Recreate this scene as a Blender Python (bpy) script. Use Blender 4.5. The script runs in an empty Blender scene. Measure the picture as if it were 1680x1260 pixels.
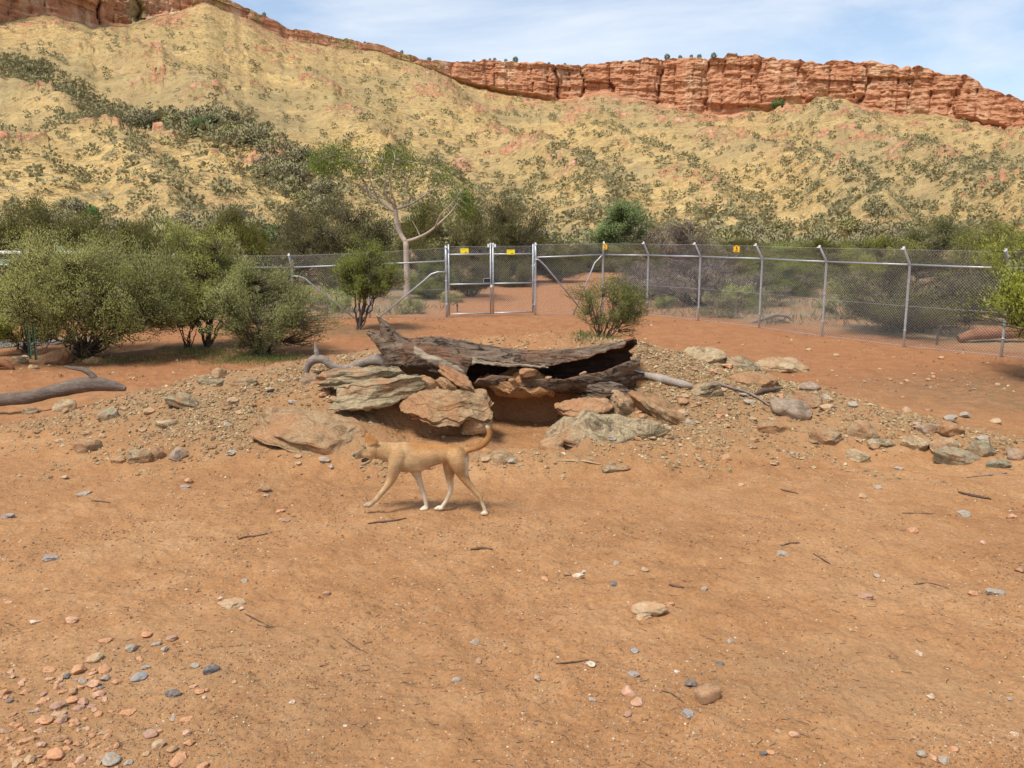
import bpy, math, random
import numpy as np
from mathutils import Vector

R = math.radians
rng = np.random.default_rng(7)
random.seed(7)
sc = bpy.context.scene
COL = sc.collection

# ------------------------------------------------------------------ camera
F_PX, PITCH, CAM_Z = 1430.0, R(9.88), 2.45
CP, SP = math.cos(PITCH), math.sin(PITCH)
cam = bpy.data.cameras.new('camera')
cam.sensor_width = 36.0
cam.lens = F_PX / 1680.0 * 36.0
cam.clip_start, cam.clip_end = 0.1, 9000.0
cam_o = bpy.data.objects.new('camera', cam)
COL.objects.link(cam_o)
cam_o.location = (0, 0, CAM_Z)
cam_o.rotation_euler = (R(90) - PITCH, 0, 0)
sc.camera = cam_o

# ------------------------------------------------------------------ light
SUN_EL, SUN_AZ = R(60), R(220)      # azimuth clockwise from +Y: behind the viewer, to the left
world = bpy.data.worlds.new('World')
sc.world = world
world.use_nodes = True
wn = world.node_tree
wn.nodes.clear()


def wnode(t, **kw):
    n = wn.nodes.new(t)
    for k, v in kw.items():
        if k in n.inputs:
            n.inputs[k].default_value = v
        else:
            setattr(n, k, v)
    return n


sky = wnode('ShaderNodeTexSky', sky_type='NISHITA', sun_disc=False, sun_elevation=SUN_EL, sun_rotation=SUN_AZ,
            altitude=600.0, air_density=1.0, dust_density=1.6, ozone_density=1.0)
tc = wnode('ShaderNodeTexCoord')
mp = wnode('ShaderNodeMapping')
mp.inputs['Scale'].default_value = (1.6, 1.6, 7.0)
mp.inputs['Rotation'].default_value = (0.0, 0.35, 0.4)
cn = wnode('ShaderNodeTexNoise', Scale=1.25, Detail=9.0, Roughness=0.58, Distortion=0.35)
cr = wnode('ShaderNodeValToRGB')
cr.color_ramp.elements[0].position = 0.46
cr.color_ramp.elements[0].color = (0.14, 0.14, 0.14, 1)
cr.color_ramp.elements[1].position = 0.72
cr.color_ramp.elements[1].color = (0.90, 0.90, 0.90, 1)
mix = wnode('ShaderNodeMixRGB')
mix.inputs[2].default_value = (5.6, 5.85, 6.2, 1)
bg = wnode('ShaderNodeBackground', Strength=0.108)
wo = wnode('ShaderNodeOutputWorld')
L = wn.links.new
L(tc.outputs['Generated'], mp.inputs['Vector'])
L(mp.outputs[0], cn.inputs['Vector'])
L(cn.outputs['Fac'], cr.inputs['Fac'])
L(cr.outputs['Color'], mix.inputs[0])
L(sky.outputs['Color'], mix.inputs[1])
L(mix.outputs[0], bg.inputs['Color'])
L(bg.outputs[0], wo.inputs['Surface'])

sun = bpy.data.lights.new('sun', 'SUN')
sun.energy = 2.65
sun.angle = R(15)
sun.color = (1.0, 0.955, 0.88)
sun_o = bpy.data.objects.new('sun', sun)
COL.objects.link(sun_o)
sd = Vector((math.sin(SUN_AZ) * math.cos(SUN_EL), math.cos(SUN_AZ) * math.cos(SUN_EL), math.sin(SUN_EL)))
sun_o.rotation_euler = sd.to_track_quat('Z', 'Y').to_euler()
sun_o.location = (0, 0, 50)

sc.view_settings.view_transform = 'Standard'
sc.view_settings.look = 'None'
sc.view_settings.gamma = 1.0
sc.view_settings.use_curve_mapping = False
sc.view_settings.exposure = 0.69
sc.render.engine = 'CYCLES'
sc.cycles.max_bounces = 6
sc.cycles.transparent_max_bounces = 4


# ------------------------------------------------------------------ maths helpers
def ray(px, py):
    u, v = np.asarray(px, float) - 840.0, 630.0 - np.asarray(py, float)
    return u, F_PX * CP + v * SP, -F_PX * SP + v * CP


def pt(px, py, Y):
    """point seen at pixel (px, py) of the 1680 px photograph at world depth Y"""
    dx, dy, dz = ray(px, py)
    return np.array([dx * Y / dy, Y + 0 * dx, CAM_Z + dz * Y / dy])


def slope_of(py):
    v = 630.0 - np.asarray(py, float)
    return (-F_PX * SP + v * CP) / (F_PX * CP + v * SP)


def mpp(Y):
    return Y / 1405.0


def _hash(ix, iy, iz, s):
    h = (ix.astype(np.int64) * 374761393 + iy.astype(np.int64) * 668265263 + iz.astype(np.int64) * 2147483647 + s * 974711) & 0xFFFFFFFF
    h = ((h ^ (h >> 13)) * 1274126177) & 0xFFFFFFFF
    h = (h ^ (h >> 16)) & 0xFFFFFFFF
    h = ((h ^ (h >> 15)) * 2246822519) & 0xFFFFFFFF
    h = h ^ (h >> 13)
    return (h & 0xFFFFFF) / float(0xFFFFFF)


def noise(p, s=0):
    """value noise in -1..1 at p (N,3)"""
    p = np.atleast_2d(p)
    f = np.floor(p)
    t = p - f
    t = t * t * (3 - 2 * t)
    ix, iy, iz = f[:, 0], f[:, 1], f[:, 2]
    r = 0
    for a in (0, 1):
        wx = t[:, 0] if a else 1 - t[:, 0]
        for b in (0, 1):
            wy = t[:, 1] if b else 1 - t[:, 1]
            for c in (0, 1):
                wz = t[:, 2] if c else 1 - t[:, 2]
                r = r + wx * wy * wz * _hash(ix + a, iy + b, iz + c, s)
    return r * 2 - 1


def fbm(p, octv=4, s=0, gain=0.5):
    a, r, q = 1.0, 0, np.atleast_2d(p).astype(float)
    for k in range(octv):
        r = r + a * noise(q, s + k * 17)
        a *= gain
        q = q * 2.03 + 11.3
    return r


def n2(x, y, sc_, octv=3, s=0, gain=0.5):
    x, y = np.broadcast_arrays(np.asarray(x, float), np.asarray(y, float))
    q = np.stack([x.ravel() * sc_, y.ravel() * sc_, np.full(x.size, 0.37)], 1)
    return fbm(q, octv, s, gain).reshape(x.shape)


def sm(e0, e1, x):
    t = np.clip((np.asarray(x, float) - e0) / (e1 - e0), 0, 1)
    return t * t * (3 - 2 * t)


# ------------------------------------------------------------------ mesh helpers
def mesh(name, V, F, mats=(), smooth=True, midx=None, attrs=None):
    V = np.ascontiguousarray(V, np.float32)
    me = bpy.data.meshes.new(name)
    if isinstance(F, np.ndarray) and F.ndim == 2:
        n, k = F.shape
        me.vertices.add(len(V))
        me.vertices.foreach_set('co', V.ravel())
        me.loops.add(n * k)
        me.loops.foreach_set('vertex_index', np.ascontiguousarray(F, np.int32).ravel())
        me.polygons.add(n)
        me.polygons.foreach_set('loop_start', np.arange(0, n * k, k, dtype=np.int32))
        me.polygons.foreach_set('loop_total', np.full(n, k, np.int32))
        me.update(calc_edges=True)
    else:
        me.from_pydata([tuple(v) for v in V.tolist()], [], [list(f) for f in F])
        me.update()
    for m in (mats if isinstance(mats, (list, tuple)) else [mats]):
        me.materials.append(m)
    me.polygons.foreach_set('use_smooth', np.full(len(me.polygons), bool(smooth)))
    if midx is not None:
        me.polygons.foreach_set('material_index', np.asarray(midx, np.int32))
    for k, v in (attrs or {}).items():
        v = np.asarray(v, np.float32)
        if v.ndim == 1:
            a = me.attributes.new(k, 'FLOAT', 'POINT')
            a.data.foreach_set('value', v)
        else:
            a = me.attributes.new(k, 'FLOAT_COLOR', 'POINT')
            a.data.foreach_set('color', np.concatenate([v[:, :3], np.ones((len(v), 1))], 1).astype(np.float32).ravel())
    return me


def obj(name, me, parent=None, loc=(0, 0, 0), rot=(0, 0, 0), scale=(1, 1, 1)):
    o = bpy.data.objects.new(name, me)
    COL.objects.link(o)
    o.location, o.rotation_euler, o.scale = loc, rot, scale
    if parent is not None:
        o.parent = parent
    return o


def tag(o, label=None, cat=None, group=None, kind=None):
    for k, v in (('label', label), ('category', cat), ('group', group), ('kind', kind)):
        if v:
            o[k] = v
    return o


def empty(name, loc=(0, 0, 0), rz=0.0, scale=1.0, **kw):
    o = bpy.data.objects.new(name, None)
    COL.objects.link(o)
    o.location, o.rotation_euler = loc, (0, 0, rz)
    o.scale = (scale,) * 3 if np.isscalar(scale) else scale
    o.empty_display_size = 0.2
    return tag(o, **kw)


def tubes(P, Rr, k=5, cap=True):
    """P (m,n,3) polylines, Rr (m,n) radii -> V, F(quads)"""
    P, Rr = np.asarray(P, float), np.asarray(Rr, float)
    m, n, _ = P.shape
    T = np.gradient(P, axis=1)
    T /= np.linalg.norm(T, axis=2, keepdims=True) + 1e-9
    ref = np.zeros((m, 1, 3))
    D = P[:, -1] - P[:, 0]
    ref[np.arange(m), 0, np.argmin(np.abs(D), axis=1)] = 1.0
    A = np.cross(T, np.broadcast_to(ref, T.shape))
    A /= np.linalg.norm(A, axis=2, keepdims=True) + 1e-9
    B = np.cross(T, A)
    th = np.arange(k) * 2 * math.pi / k
    V = P[:, :, None, :] + Rr[:, :, None, None] * (np.cos(th)[None, None, :, None] * A[:, :, None, :] + np.sin(th)[None, None, :, None] * B[:, :, None, :])
    base = (np.arange(m) * n * k)[:, None, None]
    i = np.arange(n - 1)[None, :, None] * k
    j = np.arange(k)[None, None, :]
    j2 = (j + 1) % k
    Fq = np.stack([base + i + j, base + i + j2, base + i + k + j2, base + i + k + j], -1).reshape(-1, 4)
    return V.reshape(-1, 3), Fq


class MB:
    """collects pieces of one mesh"""

    def __init__(s):
        s.V, s.F, s.n = [], [], 0

    def add(s, V, F):
        s.V.append(np.asarray(V, float))
        F = np.asarray(F)
        if F.shape[1] == 3:
            F = np.concatenate([F, F[:, 2:3]], 1)
        s.F.append(F + s.n)
        s.n += len(V)

    def tube(s, pts, rad, k=8):
        pts = np.asarray(pts, float)
        rad = np.full(len(pts), rad) if np.isscalar(rad) else np.asarray(rad, float)
        V, Fq = tubes(pts[None], rad[None], k)
        n = len(pts)
        c0, c1 = len(V), len(V) + 1
        V = np.concatenate([V, pts[:1], pts[-1:]])
        j = np.arange(k)
        caps = np.concatenate([np.stack([np.full(k, c0), (j + 1) % k, j, j], 1), np.stack([np.full(k, c1), (n - 1) * k + j, (n - 1) * k + (j + 1) % k, (n - 1) * k + (j + 1) % k], 1)])
        s.add(V, np.concatenate([Fq, caps]))

    def box(s, c, d, rz=0.0):
        x, y, z = np.asarray(d, float) / 2
        v = np.array([(a, b, e) for a in (-x, x) for b in (-y, y) for e in (-z, z)])
        cz, sz = math.cos(rz), math.sin(rz)
        v = np.stack([v[:, 0] * cz - v[:, 1] * sz, v[:, 0] * sz + v[:, 1] * cz, v[:, 2]], 1) + np.asarray(c, float)
        s.add(v, np.array([(0, 1, 3, 2), (4, 6, 7, 5), (0, 4, 5, 1), (2, 3, 7, 6), (0, 2, 6, 4), (1, 5, 7, 3)]))

    def mesh(s, name, mats, smooth=True, attrs=None):
        F = np.concatenate(s.F)
        V = np.concatenate(s.V)
        deg = F[:, 3] == F[:, 2]
        if not deg.any():
            return mesh(name, V, F, mats, smooth, attrs=attrs)
        tri = np.concatenate([F[deg][:, :3], F[~deg][:, [0, 1, 2]], F[~deg][:, [0, 2, 3]]])
        return mesh(name, V, tri, mats, smooth, attrs=attrs)


# ------------------------------------------------------------------ materials
class Mat:
    def __init__(s, name):
        s.m = bpy.data.materials.new(name)
        s.m.use_nodes = True
        s.t = s.m.node_tree
        s.t.nodes.clear()
        s.out = s.t.nodes.new('ShaderNodeOutputMaterial')

    def n(s, typ, out=0, props=None, **inp):
        nd = s.t.nodes.new('ShaderNode' + typ)
        for k, v in (props or {}).items():
            setattr(nd, k, v)
        for k, v in inp.items():
            key = k.replace('_', ' ') if k.replace('_', ' ') in nd.inputs else k
            if key.startswith('i') and key[1:].isdigit():
                key = int(key[1:])
            if hasattr(v, 'is_output'):
                s.t.links.new(v, nd.inputs[key])
            else:
                if isinstance(v, tuple) and len(v) == 3 and nd.inputs[key].type == 'RGBA':
                    v = v + (1,)
                nd.inputs[key].default_value = v
        return nd.outputs[out] if out is not None else nd

    def co(s, which='Object'):
        return s.t.nodes.new('ShaderNodeTexCoord').outputs[which]

    def map(s, v, scale=(1, 1, 1), loc=(0, 0, 0)):
        return s.n('Mapping', Vector=v, Scale=scale, Location=loc)

    def noise(s, v, scale, detail=4.0, rough=0.55, dist=0.0, out='Fac'):
        return s.n('TexNoise', out=out, Vector=v, Scale=scale, Detail=detail, Roughness=rough, Distortion=dist)

    def vor(s, v, scale, out='Distance', rnd=1.0, feature='F1'):
        return s.n('TexVoronoi', out=out, props={'feature': feature}, Vector=v, Scale=scale, Randomness=rnd)

    def ramp(s, fac, *stops, interp='LINEAR'):
        nd = s.t.nodes.new('ShaderNodeValToRGB')
        cr_ = nd.color_ramp
        cr_.interpolation = interp
        while len(cr_.elements) > 1:
            cr_.elements.remove(cr_.elements[-1])
        for i, (p, c) in enumerate(stops):
            e = cr_.elements[0] if i == 0 else cr_.elements.new(p)
            e.position = p
            c = (c, c, c) if np.isscalar(c) else c
            e.color = tuple(c[:3]) + (1,)
        s.t.links.new(fac, nd.inputs[0])
        return nd.outputs[0]

    def mix(s, f, a, b, mode='MIX'):
        return s.n('MixRGB', props={'blend_type': mode}, i0=f, i1=a, i2=b)

    def math(s, op, a, b=0.0, clamp=False):
        return s.n('Math', props={'operation': op, 'use_clamp': clamp}, i0=a, i1=b)

    def attr(s, name, out='Fac'):
        nd = s.t.nodes.new('ShaderNodeAttribute')
        nd.attribute_name = name
        return nd.outputs[out]

    def rand(s):
        return s.t.nodes.new('ShaderNodeObjectInfo').outputs['Random']

    def bump(s, h, strength=0.5, dist=0.02, normal=None):
        kw = dict(Height=h, Strength=strength, Distance=dist)
        if normal is not None:
            kw['Normal'] = normal
        return s.n('Bump', **kw)

    def bsdf(s, color, rough=0.9, normal=None, metal=0.0, spec=0.3, **kw):
        inp = dict(Base_Color=color, Roughness=rough, Metallic=metal)
        inp.update(kw)
        if normal is not None:
            inp['Normal'] = normal
        nd = s.n('BsdfPrincipled', out=None, **inp)
        if 'Specular IOR Level' in nd.inputs:
            nd.inputs['Specular IOR Level'].default_value = spec
        return nd.outputs[0]

    def done(s, surf):
        s.t.links.new(surf, s.out.inputs['Surface'])
        return s.m


SAND_A, SAND_B, SAND_C = (0.360, 0.182, 0.077), (0.262, 0.126, 0.052), (0.440, 0.258, 0.125)


def mat_ground():
    m = Mat('red_sand')
    v = m.co()
    big = m.noise(v, 0.55, 5, 0.6)
    mid = m.noise(v, 3.2, 6, 0.65)
    fine = m.noise(v, 38, 5, 0.7)
    c = m.ramp(big, (0.36, SAND_B), (0.50, SAND_A), (0.66, SAND_C))
    c = m.mix(0.55, c, m.ramp(mid, (0.28, SAND_B), (0.5, SAND_A), (0.75, SAND_C)))
    far = m.attr('ochre')
    c = m.mix(m.math('MULTIPLY', far, 0.75), c, m.ramp(mid, (0.3, (0.27, 0.108, 0.044)), (0.7, (0.36, 0.160, 0.068))))
    c = m.mix(1.0, c, m.ramp(fine, (0.25, 0.6), (0.5, 1.0), (0.8, 1.25)), 'MULTIPLY')
    # grit: small crumbs of many colours, denser in patches
    dens = m.noise(v, 1.3, 4, 0.6)
    for sc_, thr, amt in ((46, 0.30, 0.75), (105, 0.34, 0.7)):
        cell = m.n('TexVoronoi', out=None, Vector=v, Scale=sc_)
        d, rc = cell.outputs['Distance'], cell.outputs['Color']
        sep = m.n('SeparateColor', out=None, Color=rc)
        pc = m.ramp(sep.outputs[0], (0.0, (0.20, 0.095, 0.05)), (0.3, (0.42, 0.22, 0.11)), (0.55, (0.30, 0.22, 0.15)), (0.75, (0.22, 0.20, 0.18)), (0.92, (0.62, 0.46, 0.30)), (1.0, (0.75, 0.68, 0.55)))
        on = m.math('MULTIPLY', m.math('LESS_THAN', d, m.math('MULTIPLY', sep.outputs[1], thr)), m.math('GREATER_THAN', m.math('ADD', sep.outputs[2], m.math('MULTIPLY', dens, 0.9)), 0.95))
        c = m.mix(m.math('MULTIPLY', on, amt), c, pc)
    # gravelly spoil on the mound
    g = m.attr('gravel')
    gc = m.ramp(m.noise(v, 60, 4, 0.75), (0.25, (0.18, 0.110, 0.053)), (0.45, (0.295, 0.185, 0.09)), (0.6, (0.345, 0.23, 0.118)), (0.8, (0.43, 0.31, 0.17)))
    gn = m.noise(v, 9, 6, 0.7)
    gm = m.math('MULTIPLY', g, m.ramp(m.noise(v, 2.2, 5, 0.6), (0.30, 0.1), (0.50, 1.0)), clamp=True)
    gc = m.mix(m.ramp(gn, (0.4, 0.0), (0.65, 0.8)), gc, (0.36, 0.175, 0.08))
    c = m.mix(m.math('MULTIPLY', gm, 0.85), c, gc)
    # leaf litter and herb cover under the bushes
    lt = m.math('MULTIPLY', m.attr('litter'), m.ramp(m.noise(v, 6, 5, 0.7), (0.35, 0.0), (0.6, 1.0)), clamp=True)
    c = m.mix(m.math('MULTIPLY', lt, 0.8), c, m.ramp(m.noise(v, 25, 3), (0.35, (0.10, 0.075, 0.045)), (0.65, (0.17, 0.135, 0.075))))
    sv = m.math('MULTIPLY', m.attr('scrub'), m.ramp(m.noise(v, 0.35, 5, 0.65), (0.38, 0.1), (0.58, 1.0)), clamp=True)
    c = m.mix(m.math('MULTIPLY', sv, 0.8), c, m.ramp(m.noise(v, 2.5, 5, 0.7), (0.3, (0.14, 0.12, 0.08)), (0.55, (0.24, 0.20, 0.12)), (0.8, (0.34, 0.26, 0.14))))
    h = m.math('ADD', m.math('MULTIPLY', fine, 0.5), m.math('MULTIPLY', m.noise(v, 140, 3), 0.3))
    h = m.math('ADD', h, m.math('MULTIPLY', m.vor(v, 30), -0.35))
    nrm = m.bump(h, 0.75, 0.012)
    nrm = m.bump(m.noise(v, 11, 5, 0.65), 0.5, 0.05, nrm)
    nrm = m.bump(m.math('MULTIPLY', m.noise(v, 24, 4, 0.7), g), 0.5, 0.04, nrm)
    return m.done(m.bsdf(c, 0.97, nrm, spec=0.12))


def mat_hill():
    m = Mat('spinifex_hillside')
    v = m.co()
    rk = m.attr('rock')
    n1 = m.noise(v, 0.020, 6, 0.62)
    n2_ = m.noise(v, 0.11, 6, 0.68)
    n3 = m.noise(v, 0.55, 4, 0.7)
    straw = m.ramp(n2_, (0.28, (0.38, 0.235, 0.100)), (0.46, (0.56, 0.375, 0.150)), (0.62, (0.68, 0.48, 0.205)), (0.8, (0.73, 0.555, 0.275)))
    green = m.ramp(n3, (0.3, (0.37, 0.245, 0.105)), (0.7, (0.60, 0.42, 0.165)))
    straw = m.mix(m.ramp(n1, (0.42, 0.0), (0.62, 0.75)), straw, green)
    tuft = m.ramp(m.math('ADD', m.math('MULTIPLY', n3, 0.6), m.math('MULTIPLY', m.noise(v, 1.4, 3, 0.7), 0.4)), (0.36, 0.45), (0.5, 1.0), (0.66, 1.18))
    straw = m.mix(1.0, straw, tuft, 'MULTIPLY')
    dull = m.ramp(m.noise(v, 0.0085, 4, 0.6), (0.44, 0.0), (0.60, 0.85))
    straw = m.mix(dull, straw, m.ramp(n2_, (0.3, (0.27, 0.195, 0.10)), (0.55, (0.43, 0.32, 0.15)), (0.75, (0.58, 0.44, 0.205))))
    dots = m.ramp(m.noise(v, 0.22, 4, 0.7), (0.54, 0.0), (0.63, 0.75))
    straw = m.mix(dots, straw, m.ramp(n3, (0.3, (0.17, 0.14, 0.085)), (0.7, (0.29, 0.235, 0.13))))
    # bare orange scree between the tussocks
    scree = m.ramp(n3, (0.25, (0.36, 0.19, 0.095)), (0.55, (0.58, 0.36, 0.18)), (0.85, (0.70, 0.49, 0.27)))
    bare = m.ramp(m.math('ADD', m.noise(m.map(v, (1, 1, 2.0)), 0.055, 7, 0.72), m.math('MULTIPLY', rk, 0.2)), (0.54, 0.0), (0.68, 0.5))
    c = m.mix(bare, straw, scree)
    # bedded red quartzite
    bed = m.noise(m.map(v, (0.03, 0.03, 0.62)), 1.0, 7, 0.66, 0.5)
    crack = m.noise(m.map(v, (0.13, 0.13, 0.022)), 1.0, 7, 0.72, 0.6)
    rc = m.ramp(bed, (0.24, (0.31, 0.125, 0.068)), (0.42, (0.44, 0.19, 0.098)), (0.55, (0.50, 0.24, 0.13)), (0.68, (0.58, 0.36, 0.22)), (0.82, (0.42, 0.19, 0.105)))
    rc = m.mix(0.62, rc, m.ramp(crack, (0.32, (0.24, 0.10, 0.056)), (0.43, (0.43, 0.19, 0.096)), (0.56, (0.53, 0.275, 0.15)), (0.68, (0.66, 0.44, 0.28))))
    rc = m.mix(1.0, rc, m.ramp(n3, (0.3, 0.72), (0.5, 1.0), (0.8, 1.15)), 'MULTIPLY')
    pale = m.ramp(m.noise(m.map(v, (0.06, 0.06, 0.035)), 1.0, 6, 0.65), (0.52, 0.0), (0.66, 0.7))
    rc = m.mix(pale, rc, m.ramp(crack, (0.36, (0.32, 0.17, 0.095)), (0.55, (0.64, 0.45, 0.28))))
    mask = m.ramp(m.math('ADD', rk, m.math('MULTIPLY', m.math('SUBTRACT', m.noise(v, 0.28, 5, 0.75), 0.5), 1.5)), (0.44, 0.0), (0.56, 1.0))
    c = m.mix(mask, c, rc)
    h = m.math('ADD', m.math('MULTIPLY', bed, 0.8), m.math('MULTIPLY', crack, 0.9))
    h = m.mix(mask, n3, h)
    nrm = m.bump(h, 0.8, 1.6)
    nrm = m.bump(n3, 0.45, 0.7, nrm)
    return m.done(m.bsdf(c, 0.98, nrm, spec=0.08))


def mat_rock(name, dark, midc, light, dust, dust_amt=0.5, layer=6.0, scale=1.0, speck=True, bd=1.0):
    m = Mat(name)
    r = m.rand()
    v0 = m.co()
    v = m.n('VectorMath', props={'operation': 'ADD'}, i0=v0, i1=m.n('CombineXYZ', X=m.math('MULTIPLY', r, 31.0), Y=m.math('MULTIPLY', r, 17.0), Z=0.0))
    lay = m.noise(m.map(v, (2.2 * scale, 2.2 * scale, 2.2 * layer * scale)), 1.6, 8, 0.72, 0.5)
    blot = m.noise(v, 4.5 * scale, 7, 0.7)
    fine = m.noise(v, 38 * scale, 5, 0.75)
    c = m.ramp(lay, (0.36, dark), (0.45, midc), (0.53, light), (0.60, midc), (0.70, dark))
    c = m.mix(0.35, c, m.ramp(blot, (0.3, dark), (0.55, midc), (0.75, light)))
    dm = m.ramp(m.noise(v, 2.3 * scale, 6, 0.62), (0.60 - 0.28 * dust_amt, 0.0), (0.76 - 0.28 * dust_amt, 0.85))
    c = m.mix(dm, c, dust)
    c = m.mix(1.0, c, m.ramp(fine, (0.25, 0.6), (0.5, 1.0), (0.78, 1.3)), 'MULTIPLY')
    if speck:
        sp = m.n('TexVoronoi', out=None, Vector=v, Scale=55 * scale)
        sp_c = m.n('SeparateColor', out=None, Color=sp.outputs['Color'])
        on = m.math('MULTIPLY', m.math('GREATER_THAN', sp_c.outputs[0], 0.86), m.math('LESS_THAN', sp.outputs['Distance'], 0.36))
        c = m.mix(m.math('MULTIPLY', on, 0.55), c, light)
    h = m.math('ADD', m.math('MULTIPLY', lay, 0.7), m.math('MULTIPLY', fine, 0.3))
    nrm = m.bump(h, 0.9, 0.025 * bd)
    nrm = m.bump(blot, 0.5, 0.04 * bd, nrm)
    return m.done(m.bsdf(c, 0.92, nrm, spec=0.2))


def mat_leaf(name, c0, c1, c2, trans=0.42):
    m = Mat(name)
    t = m.attr('tint')
    r = m.rand()
    c = m.ramp(t, (0.0, c0), (0.5, c1), (1.0, c2))
    hsv = m.n('HueSaturation', Hue=m.math('ADD', 0.485, m.math('MULTIPLY', r, 0.03)), Saturation=m.math('ADD', 0.82, m.math('MULTIPLY', r, 0.3)), Value=m.math('ADD', 0.92, m.math('MULTIPLY', r, 0.16)), Color=c)
    p = m.bsdf(hsv, 0.85, spec=0.1)
    tr = m.n('BsdfTranslucent', Color=hsv)
    return m.done(m.n('MixShader', Fac=trans, i1=p, i2=tr))


def mat_bark(name, dark, midc, light, layer=(9, 9, 1.4), bump=0.03, cracks=None):
    m = Mat(name)
    v = m.co()
    a = m.noise(m.map(v, layer), 1.5, 8, 0.72, 0.6)
    b = m.noise(v, 5, 6, 0.65)
    f = m.noise(v, 60, 4, 0.7)
    c = m.ramp(a, (0.3, dark), (0.5, midc), (0.72, light))
    c = m.mix(0.4, c, m.ramp(b, (0.3, dark), (0.55, midc), (0.75, light)))
    c = m.mix(1.0, c, m.ramp(f, (0.3, 0.7), (0.7, 1.2)), 'MULTIPLY')
    h = m.math('ADD', a, m.math('MULTIPLY', f, 0.2))
    if cracks:
        cn_ = m.noise(m.map(v, cracks), 1.0, 5, 0.6, 0.8)
        cv = m.ramp(m.math('ABSOLUTE', m.math('SUBTRACT', cn_, 0.5)), (0.0, 0.0), (0.022, 1.0))
        c = m.mix(cv, tuple(x * 0.35 for x in dark), c)
        h = m.math('ADD', h, m.math('MULTIPLY', cv, 0.5))
        pt_ = m.ramp(m.noise(m.map(v, (1.3, 2.2, 2.2)), 1.3, 5, 0.65), (0.52, 0.0), (0.62, 0.8))
        c = m.mix(pt_, c, m.ramp(a, (0.3, (0.10, 0.045, 0.026)), (0.6, (0.25, 0.125, 0.07))))
    nrm = m.bump(h, 0.9, bump)
    return m.done(m.bsdf(c, 0.9, nrm, spec=0.15))


def mat_plain(name, col, rough=0.6, metal=0.0, var=0.12, sc_=20, spec=0.4):
    m = Mat(name)
    v = m.co()
    n = m.noise(v, sc_, 5, 0.65)
    c = m.mix(1.0, col, m.ramp(n, (0.25, 1 - var), (0.75, 1 + var)), 'MULTIPLY')
    return m.done(m.bsdf(c, rough, m.bump(n, 0.15, 0.004), metal, spec))


M = {}
M['ground'] = mat_ground()
M['hill'] = mat_hill()
ORD = (0.34, 0.175, 0.085)
M['schist'] = mat_rock('grey_schist', (0.05, 0.038, 0.025), (0.215, 0.160, 0.092), (0.50, 0.395, 0.235), ORD, 0.40, 9)
M['schist_red'] = mat_rock('dusty_schist', (0.08, 0.048, 0.027), (0.265, 0.162, 0.083), (0.45, 0.32, 0.175), (0.35, 0.18, 0.083), 0.55, 8)
M['ochre_rock'] = mat_rock('ochre_stone', (0.13, 0.065, 0.034), (0.31, 0.175, 0.088), (0.45, 0.29, 0.155), (0.35, 0.17, 0.078), 0.5, 4)
M['buff_rock'] = mat_rock('buff_stone', (0.16, 0.115, 0.066), (0.35, 0.25, 0.14), (0.52, 0.40, 0.245), (0.36, 0.20, 0.10), 0.42, 5)
M['mauve_rock'] = mat_rock('mauve_stone', (0.14, 0.10, 0.07), (0.28, 0.205, 0.14), (0.42, 0.32, 0.23), (0.36, 0.20, 0.10), 0.4, 4)
M['green_rock'] = mat_rock('greenish_stone', (0.09, 0.072, 0.045), (0.24, 0.20, 0.125), (0.38, 0.325, 0.21), (0.36, 0.21, 0.11), 0.3, 5)
SMALL = dict(
    orange=((0.38, 0.165, 0.08), (0.52, 0.25, 0.125), (0.62, 0.35, 0.20)),
    pink=((0.40, 0.215, 0.14), (0.52, 0.30, 0.20), (0.64, 0.42, 0.30)),
    mauve=((0.22, 0.13, 0.10), (0.33, 0.20, 0.155), (0.42, 0.28, 0.23)),
    grey=((0.20, 0.168, 0.128), (0.32, 0.275, 0.212), (0.44, 0.385, 0.31)),
    slate=((0.075, 0.068, 0.064), (0.125, 0.116, 0.110), (0.21, 0.198, 0.188)),
    blue=((0.17, 0.155, 0.14), (0.255, 0.238, 0.22), (0.38, 0.355, 0.33)),
    quartz=((0.42, 0.34, 0.24), (0.56, 0.48, 0.37), (0.68, 0.61, 0.50)),
    buff=((0.26, 0.18, 0.10), (0.40, 0.29, 0.17), (0.54, 0.42, 0.27)),
    brown=((0.15, 0.085, 0.05), (0.26, 0.155, 0.085), (0.36, 0.23, 0.13)),
)
for k, (a, b, c_) in SMALL.items():
    M['small_' + k] = mat_rock(k + '_pebble', a, b, c_, (0.44, 0.24, 0.12), (0.3 if k in ('slate', 'blue', 'grey') else 0.62), 2, 1.3, speck=False, bd=0.06)

M['leaf_olive'] = mat_leaf('olive_leaves', (0.16, 0.163, 0.036), (0.325, 0.335, 0.068), (0.48, 0.485, 0.115))
M['leaf_grey'] = mat_leaf('grey_green_leaves', (0.135, 0.148, 0.044), (0.275, 0.295, 0.082), (0.43, 0.45, 0.15))
M['leaf_mulga'] = mat_leaf('mulga_leaves', (0.068, 0.062, 0.018), (0.14, 0.128, 0.032), (0.225, 0.208, 0.055))
M['leaf_lime'] = mat_leaf('yellow_green_leaves', (0.13, 0.13, 0.028), (0.265, 0.262, 0.052), (0.4, 0.39, 0.092))
M['leaf_dull'] = mat_leaf('dull_green_leaves', (0.095, 0.102, 0.03), (0.195, 0.205, 0.056), (0.31, 0.315, 0.095))
M['leaf_purple'] = mat_leaf('bare_purple_twigs', (0.128, 0.093, 0.072), (0.217, 0.162, 0.12), (0.3, 0.247, 0.165), 0.1)
M['leaf_gum'] = mat_leaf('gum_leaves', (0.075, 0.1, 0.02), (0.16, 0.2, 0.042), (0.27, 0.32, 0.08))
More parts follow.
